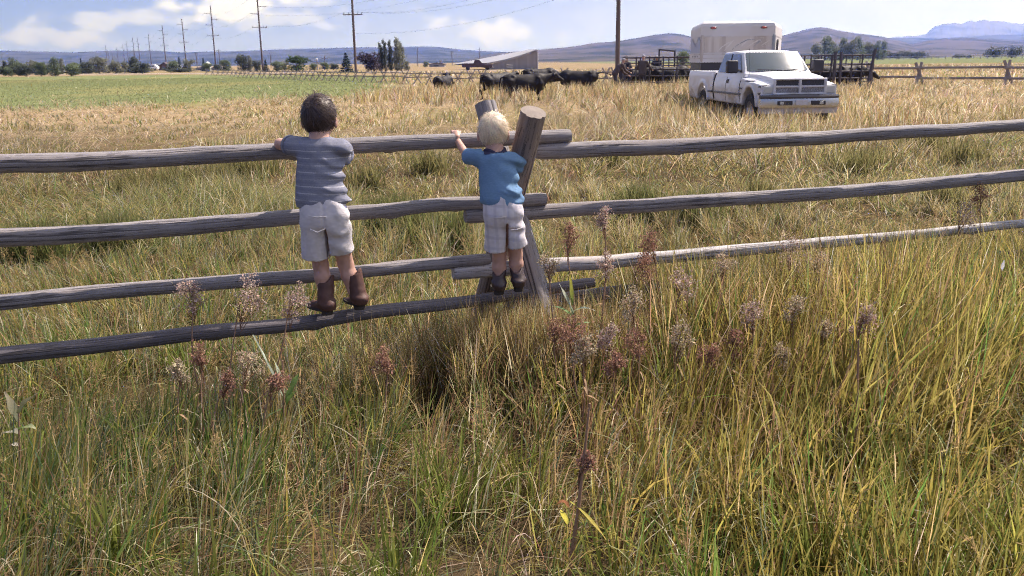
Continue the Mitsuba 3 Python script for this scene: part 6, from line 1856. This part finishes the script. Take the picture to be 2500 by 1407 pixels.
adult('person in dark brown jacket and pale cap bending over the left end of the pen', across(1501, 45.5) + [0, 0, 0.05], 12, 38, [(0.72, -0.22, 0.92), (0.78, 0.16, 0.78)], (-0.22, 0.20), 'mat_coat_brown', 'mat_jeans_dark', 'mat_cap_pale', 'cap')
adult('person in khaki brown shirt and pale cap standing with arms on the pen', across(1567, 46.6), 62, 8, [(0.46, -0.34, 1.06), (0.44, 0.30, 1.02)], (-0.05, 0.16), 'mat_shirt_khaki', 'mat_shirt_dark', 'mat_cap_pale', 'cap', 1.84)
adult('person in dark cap behind the bending person at the pen', across(1517, 49.5), -30, 14, [(0.40, -0.25, 1.15), (0.42, 0.2, 1.1)], (-0.05, 0.12), 'mat_shirt_dark', 'mat_jeans_dark', 'mat_hat_black', 'cap', 1.80)
adult('person in black brimmed hat leaning over the pen rail', across(1539, 49.8), 200, 22, [(0.45, -0.25, 1.1), (0.46, 0.22, 1.12)], (-0.10, 0.1), 'mat_shirt_dark', 'mat_jeans_dark', 'mat_hat_black', 'brim', 1.80)
adult('person in pale cap inside the pen in front of the frame gate', across(1603, 52.8), 250, 10, [(0.42, -0.25, 1.05), (0.40, 0.22, 1.1)], (-0.05, 0.1), 'mat_shirt_dark', 'mat_jeans_dark', 'mat_cap_pale', 'cap', 1.84)

# ------------------------------------------------------------------ dried weeds and leafy plants at the fence
mat('weed', {'type': 'principledthin', 'base_color': VCOL, 'roughness': 0.5, 'diff_trans': 0.6, 'spec_trans': 0.0, 'eta': 1.4})
mat('weed_stem', prin(proc(lambda p, n, uv: mix((0.20, 0.11, 0.075), (0.34, 0.215, 0.14), fbm(p.x * 60, p.y * 60, p.z * 12, 3))), 0.7))


def leaf_blade(p, d, L, w, droop, c0, c1, seed):
    """One broad leaf: a folded, drooping strip with a pointed end."""
    rng = np.random.default_rng(seed)
    d = np.asarray(d, float) / np.linalg.norm(d)
    side = np.cross(d, [0, 0, 1.0]); side /= np.linalg.norm(side) + 1e-9
    t = np.linspace(0, 1, 10)
    c = np.asarray(p) + d * (L * t)[:, None] - np.array([0, 0, 1.0]) * (droop * L * t ** 2)[:, None]
    ww = w * np.sin(np.pi * np.clip(t * 0.93 + 0.05, 0, 1)) ** 0.8 * (1 - 0.3 * t)
    up = np.cross(side, d)
    wav = 0.15 * w * np.sin(t * 11 + seed)
    l = c - side * ww[:, None] + up * (0.35 * ww + wav)[:, None]; r = c + side * ww[:, None] + up * (0.35 * ww - wav)[:, None]
    v = np.concatenate([l, c, r]); n = 10
    f = [[i, i + 1, n + i + 1, n + i] for i in range(n - 1)] + [[n + i, n + i + 1, 2 * n + i + 1, 2 * n + i] for i in range(n - 1)]
    col = np.asarray(c0) + (np.asarray(c1) - np.asarray(c0)) * t[:, None]
    col = np.vstack([col * 0.95, col * 1.1, col])
    return mikit.ply((v, np.array(f)), 'mat_weed', True, color=np.clip(col, 0.01, 0.9))


def seed_head(c, w, h, n, base, seed):
    """A loose cluster of dry bracts on fine branchlets."""
    rng = np.random.default_rng(seed)
    c = np.asarray(c)
    foot = c - [0, 0, h * 0.75]
    vs, fs, cs, m = [], [], [], 0

    def add(v, f, col):
        nonlocal m
        vs.append(v); fs.append(np.asarray(f) + m); cs.append(np.tile(col, (len(v), 1))); m += len(v)
    lop = rng.normal(0, 0.22, 2)
    for b in range(12):
        a, e = rng.uniform(0, 6.28), rng.uniform(0.05, 1.0) ** 0.8
        low = rng.random() ** 1.6 * 1.5
        tip = c + np.array([(np.cos(a) * 0.5 * e + lop[0]) * w, (np.sin(a) * 0.5 * e + lop[1]) * w, h * (0.55 * (1 - e) - low * 0.55 + rng.uniform(-0.1, 0.15))])
        st = foot + [0, 0, h * (0.45 * rng.random() - 0.5 * low)]
        v, f, _ = tube([st, (st + tip) / 2 + [0, 0, 0.004], tip], [0.0016, 0.0012, 0.0008], 4, False)
        add(v, f, np.array([0.26, 0.15, 0.10]))
        k = int(n / 9 * rng.uniform(0.35, 1.5))
        q = tip + rng.normal(0, 1, (k, 3)) * [w * 0.13, w * 0.13, h * 0.13]
        for p in q:
            r = rng.uniform(0.0028, 0.0075)
            d = rng.normal(0, 1, (3, 3)); d /= np.linalg.norm(d, axis=1, keepdims=True)
            col = np.asarray(base) * rng.uniform(0.45, 1.35) * rng.normal(1, 0.06, 3)
            v = np.array([p + d[0] * r, p + d[1] * r, p + d[2] * r, p - d[0] * r * 0.7, p - d[1] * r * 0.6])
            add(v, [[0, 1, 2], [3, 1, 2], [0, 4, 2]], np.clip(col, 0.02, 0.85))
    return mikit.ply((np.vstack(vs), np.vstack(fs)), 'mat_weed', False, color=np.vstack(cs))


PINK, TAN, BRN = (0.54, 0.415, 0.355), (0.52, 0.43, 0.31), (0.38, 0.225, 0.165)
WEEDS = [(468, 712, 84, 3.66, 470, 30, PINK, 'tall dried weed with pinkish head, left of the three in front of the left rails'), (578, 712, 104, 3.64, 572, -10, PINK, 'dried weed with widest pinkish head, middle of the three in front of the left rails'), (702, 724, 72, 3.66, 680, -40, PINK, 'dried weed with tilted head, right of the three by the taller child'),
         (1478, 528, 56, 4.12, 1462, -8, PINK, 'tallest dried weed overlapping the second rail right of the post'), (1385, 576, 62, 4.10, 1395, 10, BRN, 'dark brown dried weed between the crossed posts and the tallest weed'), (1342, 645, 56, 4.02, 1352, 10, TAN, 'tan dried weed close to the right of the crossed posts'), (1652, 690, 78, 3.9, 1640, 0, PINK, 'dried weed with round head against the dark bottom right rail'),
         (1392, 792, 96, 3.62, 1400, 20, BRN, 'reddish brown dried weed low before the fence right of the post feet'), (1484, 806, 62, 3.62, 1480, 0, PINK, 'small pinkish weed right of the reddish brown one'), (1548, 742, 64, 3.76, 1540, -8, TAN, 'tan dried weed left of the round headed weed'), (1600, 596, 62, 4.22, 1604, 8, BRN, 'brown dried weed before the sunlit low rail'), (1590, 652, 70, 4.08, 1584, -6, BRN, 'brown dried weed below the sunlit low rail'),
         (1842, 752, 66, 3.72, 1850, 10, PINK, 'pinkish weed left of a pair in the right hand grass'), (1936, 752, 78, 3.74, 1930, -8, TAN, 'tan weed right of a pair in the right hand grass'), (2098, 772, 66, 3.42, 2080, -16, PINK, 'pale headed dead weed on a long bare stalk at the right'), (1932, 606, 92, 4.46, 1925, -4, PINK, 'broad pinkish weed before the low rail at the right'), (2002, 652, 64, 4.26, 2010, 6, TAN, 'tan weed right of the broad pinkish weed'),
         (2396, 474, 52, 5.05, 2390, 0, BRN, 'brown weed overlapping the second rail near the right edge'), (2345, 516, 70, 5.0, 2350, 0, PINK, 'pinkish weed under the second rail near the right edge'), (948, 874, 60, 3.42, 952, 0, BRN, 'low reddish weed below the bottom rail between the children'), (1768, 640, 60, 4.2, 1764, 0, TAN, 'tan weed half way along the low right rail'), (2010, 800, 50, 3.6, 2006, 0, TAN, 'small tan weed left of the long bare stalk'), (1480, 640, 60, 4.05, 1476, 0, PINK, 'pinkish weed under the tallest one')]
NTH = ['first', 'second', 'third', 'fourth', 'fifth', 'sixth', 'seventh', 'eighth', 'ninth', 'tenth', 'eleventh', 'twelfth', 'thirteenth']
for i, (px, py, wpx, Y) in enumerate([(438, 905, 60, 3.35), (492, 872, 66, 3.42), (540, 930, 62, 3.25), (592, 885, 70, 3.40), (655, 935, 60, 3.25), (1352, 806, 74, 3.70), (1425, 858, 76, 3.50), (1500, 880, 60, 3.42), (1562, 842, 66, 3.55), (1650, 822, 70, 3.62), (1722, 868, 58, 3.50), (1790, 832, 66, 3.62), (1880, 868, 56, 3.52)]):
    WEEDS.append((px, py, wpx, Y, px, 4 * (i % 3) - 4, BRN if i % 3 else TAN, f'{NTH[i]} from the left of the low reddish brown weeds deep in the grass'))
for i, (px, py, wpx, Y, fpx, dx, colr, lab) in enumerate(WEEDS):
    rng = np.random.default_rng(100 + i)
    k = thing('dried_weed', lab, 'weed', 'dried weeds along the fence')
    c = at(px, py, Y)
    w = 0.80 * wpx * Y / FPX
    foot = across(fpx + dx, Y - 0.05)
    t = np.linspace(0, 1, 12)[:, None]
    top = c - [0, 0, w * 0.5]
    P = foot + (top - foot) * t + np.array([1, 0.4, 0]) * (0.018 * np.sin(t * 6 + i) * (1 - t) + rng.normal(0, 0.05) * t * (1 - t))
    part(k, 'stem', mikit.ply(tube(P, np.linspace(0.0045, 0.0022, 12), 6)[:2], 'mat_weed_stem', True))
    part(k, 'seed_head', seed_head(c, w, w * rng.uniform(0.95, 1.3), int(300 + 2.2 * wpx), colr, 200 + i), None, 'stuff')
    for j in range(int(rng.integers(2, 5))):
        s = rng.uniform(0.35, 0.92)
        p = P[int(s * 11)]
        a = rng.uniform(0, 6.28)
        part(k, 'leaf', leaf_blade(p, [np.cos(a), np.sin(a), rng.uniform(-0.2, 0.7)], rng.uniform(0.03, 0.075), rng.uniform(0.003, 0.008), rng.uniform(0.3, 1.2), (0.34, 0.22, 0.13), (0.52, 0.38, 0.26), 300 + 7 * i + j))

GL, GD, YL = (0.26, 0.34, 0.20), (0.12, 0.20, 0.06), (0.46, 0.42, 0.08)
LEAFY = [('leafy_weed', 'green leafy weed with upright lance leaves below the bottom rail at left', 690, 1010, 3.30, [((690, 970), (618, 812), 0.020, 0.05, (0.34, 0.42, 0.33), (0.50, 0.55, 0.46)), ((695, 960), (668, 870), 0.012, 0.1, GL, (0.42, 0.46, 0.36)), ((700, 985), (728, 902), 0.020, 0.15, GD, (0.20, 0.30, 0.10)), ((700, 990), (722, 934), 0.017, 0.3, GD, GD), ((692, 995), (690, 1030), 0.014, 0.1, (0.2, 0.25, 0.05), YL), ((690, 1000), (640, 1010), 0.012, 0.3, GD, GL)]),
         ('leafy_weed', 'green leafy weed with long pale leaves right of the crossed posts', 1400, 860, 3.95, [((1400, 770), (1366, 690), 0.018, 0.05, GL, (0.60, 0.63, 0.55)), ((1402, 760), (1452, 732), 0.013, 0.5, GL, (0.60, 0.63, 0.55)), ((1400, 775), (1350, 728), 0.013, 0.3, GD, GL), ((1398, 745), (1392, 670), 0.010, 0.0, GD, YL), ((1402, 800), (1440, 775), 0.014, 0.3, GD, GL)]),
         ('leafy_weed', 'dull leafy weed with broad leaves at the left edge', 45, 1180, 2.95, [((45, 1010), (88, 940), 0.022, 0.2, (0.14, 0.16, 0.09), (0.24, 0.22, 0.15)), ((42, 1030), (10, 950), 0.020, 0.1, (0.14, 0.16, 0.10), (0.25, 0.22, 0.16)), ((44, 1060), (5, 1040), 0.022, 0.3, (0.2, 0.2, 0.15), (0.36, 0.34, 0.28)), ((46, 1050), (84, 1020), 0.018, 0.4, GD, (0.3, 0.3, 0.2)), ((45, 1090), (20, 1075), 0.016, 0.5, (0.3, 0.28, 0.24), (0.5, 0.47, 0.42))]),
         ('leafy_weed', 'thick dead stalk with brown tuft and yellow leaves at the bottom middle', 1378, 1330, 2.35, [((1392, 1225), (1490, 1300), 0.009, 0.3, (0.30, 0.29, 0.07), (0.42, 0.33, 0.10)), ((1390, 1240), (1352, 1180), 0.012, 0.9, (0.20, 0.09, 0.05), (0.26, 0.12, 0.06)), ((1386, 1280), (1368, 1240), 0.010, 0.1, YL, YL), ((1404, 1160), (1414, 1130), 0.008, 0.3, YL, (0.4, 0.3, 0.1)), ((1424, 1110), (1440, 1000), 0.006, 0.0, (0.40, 0.33, 0.08), (0.36, 0.22, 0.10))]),
         ('leafy_weed', 'dead stalk with narrow yellow leaves in the right hand grass', 2082, 1150, 3.0, [((2084, 980), (2092, 920), 0.008, 0.1, YL, (0.4, 0.3, 0.1)), ((2086, 1005), (2116, 990), 0.010, 0.4, (0.50, 0.28, 0.06), (0.55, 0.33, 0.08)), ((2080, 1060), (2070, 1030), 0.008, 0.2, YL, YL), ((2090, 930), (2120, 915), 0.004, 0.1, (0.4, 0.3, 0.2), (0.45, 0.36, 0.25))])]
for i, (nm, lab, fx, fy, Y, leaves) in enumerate(LEAFY):
    k = thing(nm, lab, 'weed', None)
    topx, topy = (690, 880) if i == 0 else (1400, 720) if i == 1 else (45, 990) if i == 2 else (1440, 985) if i == 3 else (2096, 830)
    a, b = across(fx, Y), at(topx, topy, Y)
    part(k, 'stem', mikit.ply(tube([a, (a + b) / 2 + [0.005, 0, 0], b], [0.008 if i > 2 else 0.005, 0.006 if i > 2 else 0.004, 0.003], 7)[:2], 'mat_weed_stem', True))
    for j, (p0, p1, w, dp, c0, c1) in enumerate(leaves):
        p, e = at(*p0, Y), at(*p1, Y - 0.04 + 0.05 * (j % 3))
        d = e - p
        part(k, 'leaf', leaf_blade(p, d + [0, 0, 0.0], np.linalg.norm(d) * 1.02, w, dp, c0, c1, 500 + 10 * i + j))
    if i == 3:
        part(k, 'seed_head', seed_head(at(1412, 1138, Y), 0.055, 0.07, 340, BRN, 555), None, 'stuff')
tuft = thing('seed_tuft', 'small white seed tuft caught in the grass near the right edge', 'seed tuft')
c = at(2450, 648, 3.9)
part(tuft, 'fluff', leaf_blade(c - [0.004, 0, 0.025], (0.15, 0.1, 1), 0.048, 0.009, 0.0, (0.82, 0.80, 0.84), (0.85, 0.84, 0.87), 9))
part(tuft, 'stem', mikit.ply(tube([c - [0.004, 0, 0.02], c + [0.0, 0.02, -0.25], across(2446, 3.95)], [0.002, 0.002, 0.003], 6)[:2], 'mat_weed_stem', True))
